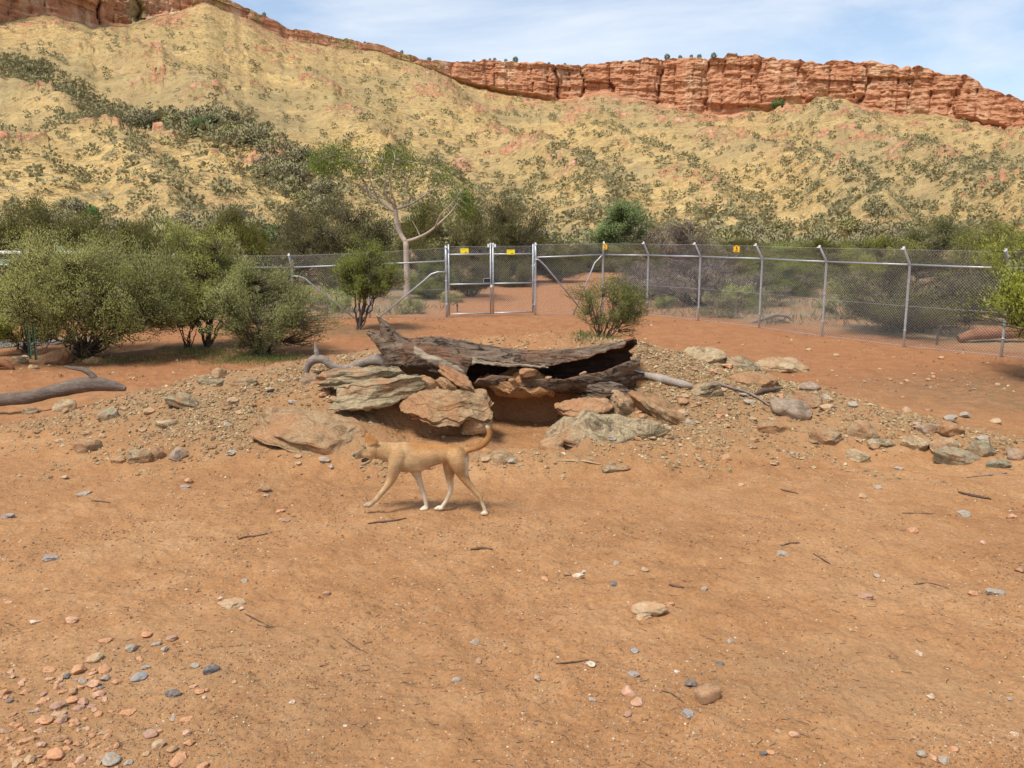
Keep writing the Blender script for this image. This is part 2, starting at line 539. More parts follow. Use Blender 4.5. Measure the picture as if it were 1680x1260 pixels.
M['leaf_green'] = mat_leaf('fresh_green_leaves', (0.085, 0.14, 0.034), (0.185, 0.275, 0.07), (0.31, 0.41, 0.12))
M['leaf_hill'] = mat_leaf('hill_shrub_leaves', (0.17, 0.148, 0.078), (0.285, 0.252, 0.13), (0.385, 0.35, 0.18), 0.15)
M['leaf_dark'] = mat_leaf('dark_hill_leaves', (0.056, 0.088, 0.035), (0.104, 0.152, 0.056), (0.176, 0.24, 0.08), 0.15)
M['grass_green'] = mat_leaf('green_herb', (0.111, 0.124, 0.039), (0.208, 0.215, 0.072), (0.351, 0.325, 0.13))
M['grass_dry'] = mat_leaf('dry_grass', (0.15, 0.135, 0.075), (0.25, 0.22, 0.12), (0.40, 0.34, 0.18))
M['stem'] = mat_bark('shrub_bark', (0.055, 0.038, 0.028), (0.125, 0.092, 0.070), (0.24, 0.185, 0.145))
M['gum_bark'] = mat_bark('gum_bark', (0.26, 0.195, 0.145), (0.45, 0.355, 0.275), (0.60, 0.50, 0.40), (2, 2, 1.0), 0.01)
M['log_bark'] = mat_bark('weathered_log', (0.060, 0.040, 0.027), (0.20, 0.138, 0.092), (0.42, 0.33, 0.24), (2.6, 7, 7), 0.06, (1.6, 9.0, 9.0))
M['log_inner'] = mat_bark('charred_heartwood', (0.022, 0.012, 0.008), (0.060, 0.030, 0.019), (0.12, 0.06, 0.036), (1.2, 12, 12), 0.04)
M['log_red'] = mat_bark('split_red_wood', (0.13, 0.05, 0.025), (0.27, 0.12, 0.06), (0.42, 0.24, 0.13), (2, 14, 14), 0.02)
M['pale_bark'] = mat_bark('pale_sapwood', (0.18, 0.13, 0.09), (0.33, 0.26, 0.185), (0.48, 0.40, 0.30), (3, 9, 9), 0.02)
M['dead_wood'] = mat_bark('grey_dead_wood', (0.13, 0.095, 0.075), (0.27, 0.215, 0.175), (0.44, 0.375, 0.315), (2.5, 12, 12), 0.02)
M['dark_wood'] = mat_bark('dark_grey_wood', (0.075, 0.055, 0.042), (0.165, 0.125, 0.098), (0.30, 0.24, 0.195), (2.5, 12, 12), 0.02)
M['white_wood'] = mat_bark('bleached_wood', (0.22, 0.18, 0.14), (0.38, 0.32, 0.26), (0.52, 0.46, 0.38), (2.5, 10, 10), 0.012)
M['twig'] = mat_bark('dry_twig', (0.06, 0.038, 0.026), (0.13, 0.085, 0.058), (0.24, 0.17, 0.12), (6, 6, 6), 0.004)
M['straw_twig'] = mat_bark('straw_coloured_twig', (0.30, 0.20, 0.11), (0.46, 0.33, 0.19), (0.58, 0.44, 0.28), (6, 6, 6), 0.004)
M['galv'] = mat_plain('galvanised_steel', (0.43, 0.445, 0.46), 0.45, 0.5, 0.25, 14)
M['wire'] = mat_plain('galvanised_wire', (0.56, 0.565, 0.57), 0.5, 0.25, 0.1, 30)
M['yellow'] = mat_plain('yellow_sign_plate', (0.83, 0.66, 0.02), 0.45, 0, 0.05)
M['amber'] = mat_plain('amber_sign_plate', (0.80, 0.44, 0.02), 0.45, 0, 0.05)
M['black'] = mat_plain('black_print', (0.02, 0.02, 0.02), 0.5)
M['white'] = mat_plain('white_plastic', (0.78, 0.78, 0.76), 0.4)
M['green_paint'] = mat_plain('pale_green_paint', (0.27, 0.40, 0.29), 0.5, 0, 0.1)
M['white_paint'] = mat_plain('white_paint', (0.76, 0.76, 0.73), 0.4)
M['orange_paint'] = mat_plain('orange_paint', (0.72, 0.27, 0.035), 0.4)
M['teal_paint'] = mat_plain('dull_teal_paint', (0.14, 0.25, 0.25), 0.5)
M['dark_metal'] = mat_plain('dark_rusty_metal', (0.07, 0.045, 0.035), 0.7, 0.2, 0.3)
M['picket'] = mat_plain('green_steel', (0.08, 0.17, 0.115), 0.5, 0.1)
M['path'] = mat_plain('pale_grey_gravel', (0.16, 0.14, 0.12), 0.95, 0, 0.3, 9)

# ------------------------------------------------------------------ ground
MX = np.array([-9, -6.6, -5.8, -5, -4, -2.5, -1.2, 0.5, 1.6, 2.7, 3.6, 4.6, 5.4, 6.3, 8.0])
MYR = np.array([10, 10.2, 10.4, 10.7, 11, 11.2, 11.2, 11.35, 11.5, 11.7, 11.2, 10.2, 9.4, 8.9, 8.8])
MH = np.array([0, 0.05, 0.16, 0.36, 0.58, 0.80, 1.02, 1.12, 1.00, 0.72, 0.52, 0.33, 0.2, 0.07, 0])
MTOE = np.array([9.7, 9.7, 9.4, 9.0, 8.6, 8.35, 8.35, 8.5, 8.65, 8.75, 8.75, 8.7, 8.55, 8.4, 8.4])
BUSH_SPOTS = []


def terrain(x, y, detail=True):
    x, y = np.asarray(x, float), np.asarray(y, float)
    yr, h, toe = np.interp(x, MX, MYR), np.interp(x, MX, MH), np.interp(x, MX, MTOE)
    w = n2(x, y, 0.9, 2, 5) * 0.25
    toe = toe + w
    t = np.clip((y - toe) / (yr - toe), 0, 1)
    front = t * (0.55 + 0.45 * t * (2 - t))
    front = front * (0.35 + 0.65 * sm(0, 0.16, t))
    tb = np.clip((y - yr) / 4.2, 0, 1)
    back = 1 - tb * tb * (3 - 2 * tb)
    z = h * np.where(y < yr, front, back)
    # trench the log lies in, and the den hollow under it
    tr = sm(-2.0, -1.55, x) * sm(1.95, 1.5, x) * sm(9.9, 10.1, y) * sm(10.98, 10.86, y)
    z = np.where(tr > 0, z * (1 - tr) + np.minimum(z, 0.50 + 0.12 * sm(0.2, -1.2, x)) * tr, z)
    dn = sm(-0.55, -0.2, x) * sm(0.85, 0.55, x) * sm(8.9, 9.5, y) * sm(10.95, 10.80, y)
    z = z * (1 - dn) + (0.02 + 0.05 * (y - 9.3)) * dn
    d2 = sm(-1.7, -1.15, x) * sm(0.0, -0.4, x) * sm(8.6, 9.3, y) * sm(10.15, 9.75, y)
    z = z * (1 - d2) + (0.05 + 0.13 * (y - 8.9)) * d2
    # low bank before the gate
    z = z + 0.10 * sm(19.5, 22.5, y) * sm(27, 24, y) * sm(-7, -4, x) * sm(8, 3, x)
    if detail:
        near = sm(70, 25, np.hypot(x, y))
        z = z + near * (0.022 * n2(x, y, 0.8, 3, 2) + 0.019 * n2(x, y, 4.2, 3, 3) + 0.008 * n2(x, y, 9.5, 2, 4))
        g = np.clip(z / 0.35, 0, 1)
        z = z + g * (0.035 * n2(x, y, 2.6, 3, 8) + 0.016 * n2(x, y, 12, 2, 9))
        z = z + near * 0.0065 * n2(x, y, 19, 2, 12)
    return z


def gz(x, y):
    return float(terrain(np.array([x]), np.array([y]))[0])


def hit(px, py, lo=2.5, hi=70):
    """first point of the ground seen through pixel (px, py)"""
    dx, dy, dz = ray(px, py)
    Y = np.concatenate([np.arange(lo, 16, 0.02), np.arange(16, hi, 0.1)])
    X = dx / dy * Y
    Z = CAM_Z + dz / dy * Y
    below = np.nonzero(Z <= terrain(X, Y))[0]
    i = below[0] if len(below) else len(Y) - 1
    return np.array([X[i], Y[i], float(terrain(X[i:i + 1], Y[i:i + 1])[0])])


BUSHES = [  # foreground bushes: base px, base py
    (135, 586), (330, 573), (296, 576), (436, 584), (588, 541)]
for b in BUSHES:
    BUSH_SPOTS.append(hit(*b))


def build_ground():
    dense = np.linspace(-R(36), R(36), 540)
    side = np.linspace(R(37), 2 * math.pi - R(37), 70)[1:-1]
    th = np.concatenate([dense, side])
    ys = np.arange(1420, 640, -2.3)
    r = np.concatenate([[0.6, 1.2, 1.8, 2.4], [CAM_Z / -s for s in slope_of(ys)]])
    r = r[r < 8.0]
    r = np.concatenate([r, np.arange(8.0, 12.6, 0.027), np.geomspace(12.65, 80, 100), np.geomspace(84, 3500, 26)])
    n, k = len(r), len(th)
    X = r[:, None] * np.sin(th)[None]
    Y = r[:, None] * np.cos(th)[None]
    Z = terrain(X, Y)
    V = np.stack([X, Y, Z], -1).reshape(-1, 3)
    V = np.concatenate([V, [[0, 0, 0]]])
    i = np.arange(n - 1)[:, None] * k
    j = np.arange(k)[None]
    j2 = (j + 1) % k
    Fq = np.stack([i + j, i + j2, i + k + j2, i + k + j], -1).reshape(-1, 4)
    c = n * k
    cap = np.stack([np.full(k, c), (np.arange(k) + 1) % k, np.arange(k), np.arange(k)], 1)
    Fq = Fq[:, ::-1]
    tri = np.concatenate([Fq[:, [0, 1, 2]], Fq[:, [0, 2, 3]], cap[:, [0, 2, 1]]])
    x, y, z = V.T
    base = terrain(x, y, False)
    yr, toe = np.interp(x, MX, MYR), np.interp(x, MX, MTOE)
    grav = sm(0.0, 0.30, base + 0.07 * n2(x, y, 1.6, 3, 45)) * sm(-0.8, 0.3, y - toe) * sm(0.9, -0.3, y - yr)
    den = sm(-1.8, -1.2, x) * sm(0.9, 0.6, x) * sm(8.9, 9.3, y)
    grav = grav * (1 - 0.85 * den)
    grav = np.maximum(grav, 0.45 * sm(1.6, 0.5, np.hypot((x + 1.6) / 1.2, (y - 4.3) / 0.9)))
    grav = np.maximum(grav, 0.55 * sm(1.2, 0.3, np.hypot((x - 1.9) / 1.1, (y - 4.5) / 0.6)))
    lit = np.zeros(len(V))
    for bx, by, _ in BUSH_SPOTS:
        lit = np.maximum(lit, sm(2.3, 0.6, np.hypot(x - bx, (y - by) / 0.8)))
    lit = np.maximum(lit, sm(0.9, 0.2, np.hypot(x - 1.25, (y - 12.4) / 0.6)))
    lit = np.maximum(lit, 0.8 * sm(3.0, 0.8, np.hypot((x - 8.2) / 1.3, y - 13.4)))
    och = sm(12.5, 15, y) + 0.5 * sm(10.2, 11.2, y)
    fy = np.interp(x, [-30, -6, -1.8, 0.7, 2.6, 5.6, 8.4, 10.0, 16], [24, 24.2, 24.5, 25.8, 26.2, 24.6, 20.3, 17.6, 10])
    scrub = sm(0.0, 2.5, y - fy)
    track = sm(4.6, 2.2, np.abs(x - (0.6 + 0.14 * (y - 26)))) * sm(80, 45, y)
    scrub = scrub * (1 - track)
    me = mesh('ground', V, tri, M['ground'], True, attrs={'gravel': grav, 'litter': lit, 'ochre': np.clip(och, 0, 1), 'scrub': scrub})
    return tag(obj('ground', me), 'bare orange red sand rising to a gravelly mound', kind='structure')


build_ground()

# pale gravel path seen under the big left bush
def build_path():
    a = [hit(-60, 576), hit(70, 568), hit(200, 560), hit(200, 556), hit(70, 558), hit(-60, 560)]
    xs = np.linspace(0, 1, 24)
    lo = np.array([np.interp(xs, [0, .5, 1], [p[i] for p in a[:3]]) for i in (0, 1)]).T
    hi_ = np.array([np.interp(xs, [0, .5, 1], [p[i] for p in (a[5], a[4], a[3])]) for i in (0, 1)]).T
    rows = [lo * (1 - t) + hi_ * t for t in np.linspace(0, 1, 10)]
    P = np.array(rows)
    Z = terrain(P[..., 0], P[..., 1]) + 0.015
    V = np.concatenate([P, Z[..., None]], -1).reshape(-1, 3)
    n, k = 10, 24
    i = np.arange(n - 1)[:, None] * k
    j = np.arange(k - 1)[None]
    Fq = np.stack([i + j, i + j + 1, i + k + j + 1, i + k + j], -1).reshape(-1, 4)
    tag(obj('path', mesh('path', V, Fq, M['path'])), kind='structure')


build_path()

# ------------------------------------------------------------------ hills
TOPX = np.array([-900, -300, 0, 120, 250, 330, 372, 420, 480, 540, 600, 650, 700, 800, 900, 960, 1000, 1060, 1100, 1160, 1200, 1260, 1330, 1400, 1440, 1500, 1560, 1590, 1620, 1680, 1800, 2100, 2700])
TOPY = np.array([-20, -75, -70, -60, -42, -18, 0, 22, 47, 63, 70, 83, 100, 103, 106, 106, 98, 97, 95, 97, 92, 94, 103, 102, 104, 110, 122, 130, 151, 163, 185, 230, 270])
BASX = np.array([-900, -300, 0, 100, 160, 220, 300, 345, 400, 470, 540, 620, 700, 745, 790, 850, 900, 1000, 1060, 1120, 1200, 1260, 1290, 1350, 1400, 1480, 1560, 1620, 1680, 1900, 2700])
BASY = np.array([34, 36, 38, 24, 46, 44, 20, 6, 26, 62, 78, 84, 110, 132, 150, 156, 158, 160, 168, 182, 186, 186, 166, 156, 172, 190, 196, 206, 212, 235, 290])
HD = (np.array([-900, 0, 400, 800, 1200, 1680, 2700]), np.array([420, 470, 560, 640, 620, 560, 470]))
HF = (np.array([-900, 0, 500, 900, 1300, 1680, 2700]), np.array([85, 88, 105, 130, 135, 115, 95]))
SPURS = [(560, -470, 0.22, 0.95, 10, 70), (760, -300, 0.1, 0.9, 7, 60), (1010, -330, 0.12, 0.95, 11, 75), (1230, -300, 0.1, 0.9, 8, 70),
         (1500, -420, 0.1, 0.92, 11, 80), (1790, -470, 0.1, 0.95, 10, 85), (330, -420, 0.12, 0.8, 6, 60), (2100, -470, 0.1, 0.95, 10, 85)]


def spur_h(xp, t):
    h = 0
    for x0, dx, t0, t1, a, w in SPURS:
        line = x0 + dx * (t - t0) / (t1 - t0) + 25 * np.sin(t * 9 + x0)
        c = xp - line
        h = h + a * np.exp(-(np.where(c > 0, c / (w * 0.75), c / w)) ** 2) * sm(t0 - 0.12, t0 + 0.2, t) * sm(t1 + 0.12, t1 - 0.1, t)
    return h


def hill_point(xp, t, noisy=True):
    """xp: azimuth as a picture column, t in 0..1 from the foot to the cliff's foot"""
    xp, t = np.broadcast_arrays(np.asarray(xp, float), np.asarray(t, float))
    df, db = np.interp(xp, *HF), np.interp(xp, *HD)
    foot = np.interp(xp, BASX, BASY) + 9.0 * n2(xp, 0 * xp, 0.013, 3, 23) * sm(740, 860, xp) + 3.0 * n2(xp, 0 * xp + 7, 0.05, 2, 24)
    tanth = (xp - 840) / 1484.0
    zb = CAM_Z + db / np.sqrt(1 + tanth ** 2) * slope_of(foot)
    d = df + (db - df) * t
    g = 0.52 * t + 0.48 * t ** 2.1
    z = -1.5 + (zb + 1.5) * g
    env = sm(0, 0.14, t) * sm(1.0, 0.86, t)
    z = z + env * (spur_h(xp, t) - 4.5)
    y = d / np.sqrt(1 + tanth ** 2)
    x = y * tanth
    if noisy:
        e2 = sm(0, 0.1, t)
        z = z + e2 * sm(1.02, 0.8, t) * (4.2 * n2(x, y, 0.017, 4, 21) + 1.2 * n2(x, y, 0.09, 3, 22))
    return x, y, z


def build_hill():
    cols = np.concatenate([np.arange(-900, -80, 16.0), np.arange(-80, 1760, 2.6), np.arange(1760, 2700, 16.0)])
    ts = np.concatenate([np.linspace(0, 0.25, 22)[:-1], np.linspace(0.25, 1, 72)])
    nc = 60
    nb = 10
    T, C = np.meshgrid(ts, cols, indexing='ij')
    X, Y, Z = hill_point(C, T)
    rockA = np.clip((spur_h(C, T) - 6.5) / 5.0, 0, 0.30) * sm(0.15, 0.4, T)
    rockA = rockA + 0.30 * sm(0.80, 1.0, T)
    rockA = rockA + 0.22 * sm(0.35, 0.8, n2(X, Y, 0.045, 4, 33)) * sm(0.2, 0.5, T)
    # ledges and boulders of red rock breaking the slope
    oc = n2(X, Y, 0.060, 4, 34) + 0.55 * (spur_h(C, T) - 3.0) / 6.0 * 0.5 + 0.25 * sm(0.55, 0.95, T) - 0.10 * sm(900, 1000, C) * sm(0.8, 0.4, T)
    hc = _hash(np.floor(X / 2.6 + 0.5 * n2(X, Y, 0.1, 2, 35)), np.floor(Y / 3.2), np.floor(Z / 1.8), 36)
    ocm = sm(0.60, 0.76, oc) * sm(0.12, 0.3, T)
    Z = Z + ocm * (0.6 + 2.6 * hc) * sm(1.0, 0.97, T)
    rockA = np.maximum(rockA, ocm * (0.30 + 0.42 * hc))
    rim_l = sm(800, 700, C) * sm(0.80, 0.97, T) * (0.55 + 0.8 * n2(X, Y, 0.05, 3, 37))
    rockA = np.maximum(rockA, rim_l * 0.52)
    rockA = np.maximum(rockA, sm(0.84, 0.99, T) * (0.34 + 0.7 * n2(X, Y, 0.075, 4, 38)) * sm(780, 860, C))
    # red cut patch on the slope
    pa = np.exp(-((C - 757) / 22) ** 2 - ((T - 0.44) / 0.05) ** 2)
    rockA = rockA + 0.75 * pa
    # the cliff: rows from the foot (last slope row) up to the rim
    xf, yf, zf = X[-1], Y[-1], Z[-1]
    dF = np.hypot(xf, yf)
    zt = CAM_Z + yf * (1 + 10 / dF) * slope_of(np.interp(cols, TOPX, TOPY) + 1.0)
    zt = zt + 1.3 * n2(cols, 0 * cols, 0.035, 4, 41) + 0.9 * n2(cols, 0 * cols, 0.11, 2, 42)
    zt = np.maximum(zt, zf + 2.0)
    hgt = zt - zf
    RX, RY, RZ = [], [], []
    ux, uy = xf / dF, yf / dF
    colm = np.cumsum(np.concatenate([[0], np.hypot(np.diff(xf), np.diff(yf))]))
    for q in np.linspace(0, 1, nc + 1)[1:]:
        z = zf + hgt * q
        # blocks and buttresses split by upright cracks, each set back along the line of sight
        zz = np.full_like(z, 0) + z
        wob = 2.2 * fbm(np.stack([colm * 0.05, z * 0.05, 0 * z], 1), 2, 50)
        setb = 2.5 * q + 0 * z
        for wd, amp, notch, sd_ in ((31.0, 6.0, 4.2, 1), (11.0, 2.6, 1.2, 2), (4.0, 1.1, 0.5, 3)):
            u_ = (colm + wob + 0.10 * wd * noise(np.stack([colm * 0.2, z * 0.15, 0 * z], 1), 60 + sd_)) / wd
            u_ = u_ + 0.45 * noise(np.stack([colm / wd * 0.7, 0 * z, 0 * z + sd_], 1), 70 + sd_)
            cell = np.floor(u_)
            edge = np.minimum(u_ - cell, 1 - (u_ - cell))
            h1 = _hash(cell, cell * 0, cell * 0, 900 + sd_)
            h2 = _hash(cell, cell * 0 + 1, cell * 0, 900 + sd_)
            course = np.floor((z + 40 * h2 + 0.12 * colm) / (wd * (0.28 + 0.35 * h2)))
            h3 = _hash(cell, course, cell * 0, 950 + sd_)
            setb = setb + amp * (h1 - 0.5) + amp * 0.8 * (h3 - 0.5) + notch * np.exp(-(edge / 0.07) ** 2) * (0.4 + h1)
        setb = setb + 4.5 * np.floor(q * 3 + 0.6 * noise(np.stack([colm * 0.03, 0 * z, 0 * z], 1), 55)) / 3.0 + 3.0 * fbm(np.stack([colm * 0.02, z * 0.01, 0 * z], 1), 2, 51)
        setb = setb + 0.6 * fbm(np.stack([colm * 0.4, z * 0.6, 0 * z + 9], 1), 3, 54) + 0.9 * fbm(np.stack([colm * 0.06, z * 0.5, 0 * z + 2], 1), 2, 58)
        setb = setb * np.clip(hgt / 22.0, 0.12, 1.0) * sm(0, 0.12, np.full_like(z, q))
        RX.append(xf + ux * setb)
        RY.append(yf + uy * setb)
        RZ.append(z)
    lastx, lasty, lastz = RX[-1], RY[-1], RZ[-1]
    for b in range(1, nb + 1):
        dd = 3.0 * b ** 1.9
        RX.append(lastx + ux * dd)
        RY.append(lasty + uy * dd)
        RZ.append(lastz + np.minimum(0.0, -0.05 * dd) + 0.0)
    X = np.concatenate([X, np.array(RX)])
    Y = np.concatenate([Y, np.array(RY)])
    Z = np.concatenate([Z, np.array(RZ)])
    brk = np.where(cols < 780, 0.40 * n2(cols, 0 * cols, 0.03, 3, 57) - 0.07, 0.0) + np.where(cols < 345, 0.5 * n2(cols, 0 * cols, 0.02, 3, 59) - 0.16, 0.0)
    rk = np.concatenate([rockA, (0.60 + 0.5 * np.clip(hgt / 25, 0, 1) + brk)[None] * np.ones((nc, 1)), np.full((nb, len(cols)), 0.5)])
    n, k = X.shape
    V = np.stack([X, Y, Z], -1).reshape(-1, 3)
    i = np.arange(n - 1)[:, None] * k
    j = np.arange(k - 1)[None]
    Fq = np.stack([i + j, i + j + 1, i + k + j + 1, i + k + j], -1).reshape(-1, 4)
    me = mesh('hills', V, Fq, M['hill'], True, attrs={'rock': rk.ravel()})
    sf = np.ones(len(Fq), bool)
    sf[(len(ts) - 1) * (k - 1):(len(ts) + nc - 2) * (k - 1)] = False
    me.polygons.foreach_set('use_smooth', sf)
    tag(obj('hills', me), 'straw coloured range with red cliffs along its crest', kind='structure')
    return cols, lastx, lasty, lastz


HCOLS, RIMX, RIMY, RIMZ = build_hill()

# ------------------------------------------------------------------ vegetation builders
def bezier(p0, p1, p2, n):
    t = np.linspace(0, 1, n)[None, :, None]
    return (1 - t) ** 2 * p0[:, None] + 2 * t * (1 - t) * p1[:, None] + t * t * p2[:, None]


def leaf_quads(P, D, ln, wd, g, out=None):
    """P (n,3) feet, D (n,3) unit directions, out: which way the leaf's upper face looks"""
    n = len(P)
    side = np.cross(D, g.normal(size=(n, 3)))
    side /= np.linalg.norm(side, axis=1, keepdims=True) + 1e-9
    if out is not None:
        o_ = out + g.normal(0, 0.45, (n, 3))
        s2 = np.cross(D, o_)
        side = s2 / (np.linalg.norm(s2, axis=1, keepdims=True) + 1e-9)
    l = (ln * g.uniform(0.6, 1.25, n))[:, None]
    w = (wd * g.uniform(0.7, 1.2, n))[:, None]
    V = np.stack([P, P + D * l * 0.45 + side * w, P + D * l, P + D * l * 0.5 - side * w], 1)
    return V.reshape(-1, 3), np.arange(n * 4).reshape(n, 4)


def soft_normals(me, V, F, out):
    """leaf normals eased towards the outside of the clump they belong to"""
    q = V[F]
    gn = np.cross(q[:, 1] - q[:, 0], q[:, 3] - q[:, 0])
    gn /= np.linalg.norm(gn, axis=1, keepdims=True) + 1e-12
    o_ = out / (np.linalg.norm(out, axis=1, keepdims=True) + 1e-9)
    if np.mean(np.sum(gn * o_, 1)) < 0:
        me.flip_normals()
        gn = -gn
    nn = gn * 0.45 + o_ * 0.75
    nn /= np.linalg.norm(nn, axis=1, keepdims=True) + 1e-9
    me.normals_split_custom_set_from_vertices(np.repeat(nn, 4, 0).tolist())


def bush_meshes(name, seed, H, W, lo=0.12, n_stem=10, n_twig=500, lpt=22, leaf=0.06, lw=0.009, stem_r=0.03, spread=0.10, lump=0.28,
                updir=0.5, leafmat='leaf_olive', droop=0.0, shell=0.42, flat=1.0, clump=0.15, bare=0.0, trunk=0.0, lean=(0, 0)):
    """a shrub grown from stems, twigs and leaves; returns (branch mesh, foliage mesh)"""
    g = np.random.default_rng(seed)
    zc = H * (lo + (1 - lo) * 0.38)

    def in_crown(n, rmin, rmax):
        d = g.normal(size=(n, 3))
        d[:, 2] += 0.15
        d /= np.linalg.norm(d, axis=1, keepdims=True)
        r = (g.uniform(rmin ** 3, rmax ** 3, n)) ** (1 / 3)
        r = r * (1 + lump * noise(d * 2.1 + seed, seed) + 0.5 * lump * noise(d * 4.6 + seed, seed + 3))
        up = d[:, 2] > 0
        return np.stack([d[:, 0] * r * W / 2 + lean[0] * 1.0, d[:, 1] * r * W / 2 * flat + lean[1], zc + d[:, 2] * r * np.where(up, H - zc, (zc - lo * H))], 1)
    nc_ = max(12, n_twig // 9)
    cc = in_crown(int(nc_ * 1.5), shell, 1.0)
    cc = cc[noise(cc / (0.30 * W) + seed, seed + 9) > -0.30 - g.uniform(0, 0.4, len(cc))][:nc_]
    which = g.integers(0, len(cc), n_twig)
    tg = cc[which] + g.normal(0, 1, (n_twig, 3)) * (clump * W * 0.30) * [1, 1, 0.85]
    tg[:, 2] = np.maximum(tg[:, 2], 0.05 * H)
    ctint = g.normal(0, 0.13, len(cc))[which]
    st = in_crown(n_stem, 0.45, 0.85)
    st[:, 2] = np.maximum(st[:, 2], zc * 0.8)
    b0 = np.stack([g.normal(0, 0.03 * W * 0.6, n_stem), g.normal(0, 0.03 * W * 0.6, n_stem), np.full(n_stem, -0.05)], 1)
    if trunk > 0:
        b0 = b0 * [0.3, 0.3, 1]
    b1 = b0 * 0.5 + st * [0.38, 0.38, 0.30]
    b1[:, 2] = np.maximum(b1[:, 2], trunk * H)
    NS = 12
    SP_ = bezier(b0, b1, st, NS)
    SP_[:, 2:-1] += g.normal(0, 0.012 * W, (n_stem, NS - 3, 3))
    sr = stem_r * g.uniform(0.65, 1.15, n_stem)[:, None] * np.linspace(1, 0.30, NS)[None]
    allp = SP_[:, 3:].reshape(-1, 3)
    allr = sr[:, 3:].reshape(-1)
    dist = np.linalg.norm(tg[:, None] - allp[None], axis=2) + 0.6 * np.maximum(0, allp[None, :, 2] - tg[:, None, 2] + 0.1 * H)
    near = np.argmin(dist, axis=1)
    a0 = allp[near]
    a1 = (a0 + tg) / 2 + g.normal(0, 0.05 * W, (len(tg), 3)) + [0, 0, -0.03 * H]
    TW = bezier(a0, a1, tg, 5)
    tr = np.minimum(allr[near], stem_r * 0.42)[:, None] * np.linspace(1, 0.3, 5)[None]
    mb = MB()
    V, Fq = tubes(SP_, sr, 6)
    mb.add(V, Fq)
    V, Fq = tubes(TW, tr, 3)
    mb.add(V, Fq)
    br = mb.mesh(name + '_branches', M['stem'])
    m = len(tg)
    t = 1.06 - 0.72 * g.uniform(0, 1, (m, lpt)) ** 1.5
    idx = np.clip(t * 4, 0, 3.999)
    i0 = idx.astype(int)
    fr = (idx - i0)[..., None]
    ar = np.arange(m)[:, None]
    P = TW[ar, i0] * (1 - fr) + TW[ar, np.minimum(i0 + 1, 4)] * fr
    P = P + g.normal(0, spread, P.shape) * (0.4 + 0.6 * t[..., None])
    D = (TW[:, 4] - TW[:, 2])
    D /= np.linalg.norm(D, axis=1, keepdims=True) + 1e-9
    D = D[:, None, :] * 0.8 + g.normal(0, 0.55, P.shape) + np.array([0, 0, updir - droop])
    D /= np.linalg.norm(D, axis=2, keepdims=True)
    if bare > 0:
        k = g.uniform(size=m) > bare
        P, D, ctint = P[k], D[k], ctint[k]
        m = len(P)
    tint = np.clip(0.5 + ctint[:, None] + 0.07 * g.normal(size=(m, 1)) + 0.18 * g.normal(size=(m, lpt)), 0, 1)
    Pf = P.reshape(-1, 3)
    out = (Pf - np.array([lean[0] * 0.5, lean[1] * 0.5, zc * 0.7])) / [W / 2, W / 2, H / 2]
    out /= np.linalg.norm(out, axis=1, keepdims=True) + 1e-9
    out = out * 0.75 + [0, 0, 0.55]
    V, Fq = leaf_quads(Pf, D.reshape(-1, 3), leaf, lw, g, out)
    fo = mesh(name + '_foliage', V, Fq, M[leafmat], True, attrs={'tint': np.repeat(tint.ravel(), 4)})
    soft_normals(fo, V, Fq, out)
    return br, fo


def plant(name, meshes, loc, label, cat, group=None, rz=0.0, scale=1.0, branch='branches', leafmat=None):
    e = empty(name, loc, rz, scale, label=label, cat=cat, group=group)
    obj(branch, meshes[0], e)
    f = obj('foliage', meshes[1], e)
    if leafmat:
        f.material_slots[0].link = 'OBJECT'
        f.material_slots[0].material = M[leafmat]
    return e


# --- bushes inside the enclosure
bA = bush_meshes('big_bush', 11, 2.42, 3.75, lo=0.19, n_stem=34, n_twig=2500, lpt=38, leaf=0.050, lw=0.0080, stem_r=0.028, spread=0.055, lump=0.30, shell=0.45, leafmat='leaf_olive', lean=(0.36, 0), clump=0.13)
bA2 = bush_meshes('side_bush', 19, 1.75, 2.1, lo=0.16, n_stem=14, n_twig=760, lpt=24, leaf=0.058, lw=0.0095, stem_r=0.02, spread=0.055, lump=0.30, shell=0.45, leafmat='leaf_olive', clump=0.14)
bB = bush_meshes('mid_bush', 12, 2.35, 2.1, lo=0.26, n_stem=11, n_twig=950, lpt=32, leaf=0.050, lw=0.0080, stem_r=0.030, spread=0.05, lump=0.35, leafmat='leaf_olive', trunk=0.1, clump=0.15)
bC = bush_meshes('grey_bush', 13, 1.95, 2.45, lo=0.07, n_stem=16, n_twig=1100, lpt=32, leaf=0.048, lw=0.0078, stem_r=0.026, spread=0.05, lump=0.36, leafmat='leaf_grey', clump=0.14)
bD = bush_meshes('sapling_bush', 14, 2.1, 1.75, lo=0.36, n_stem=9, n_twig=620, lpt=28, leaf=0.055, lw=0.009, stem_r=0.034, spread=0.055, lump=0.45, leafmat='leaf_dull', trunk=0.22, lean=(0.25, 0), clump=0.15)
bE = bush_meshes('mound_bush', 15, 0.98, 1.12, lo=0.26, n_stem=17, n_twig=620, lpt=26, leaf=0.030, lw=0.0043, stem_r=0.012, spread=0.028, lump=0.22, leafmat='leaf_dull', lean=(0.12, 0), clump=0.22)
bF = bush_meshes('thin_bush', 16, 1.5, 1.2, lo=0.3, n_stem=8, n_twig=180, lpt=22, leaf=0.05, lw=0.008, stem_r=0.02, spread=0.05, lump=0.3, leafmat='leaf_olive')
S = BUSH_SPOTS
plant('shrub', bA, S[0], 'biggest olive green bush at left with many dark stems fanning from its base', 'bush', rz=0.0)
l2 = hit(14, 585)
plant('shrub', bA2, l2 + [0, 0.6, 0], 'lower olive bush at the left edge joined to the biggest bush', 'bush', rz=0.7)
plant('shrub', bB, S[1] + [0, 0.3, 0], 'tall olive bush on forked dark stems between the two wide bushes at left', 'bush', rz=1.2)
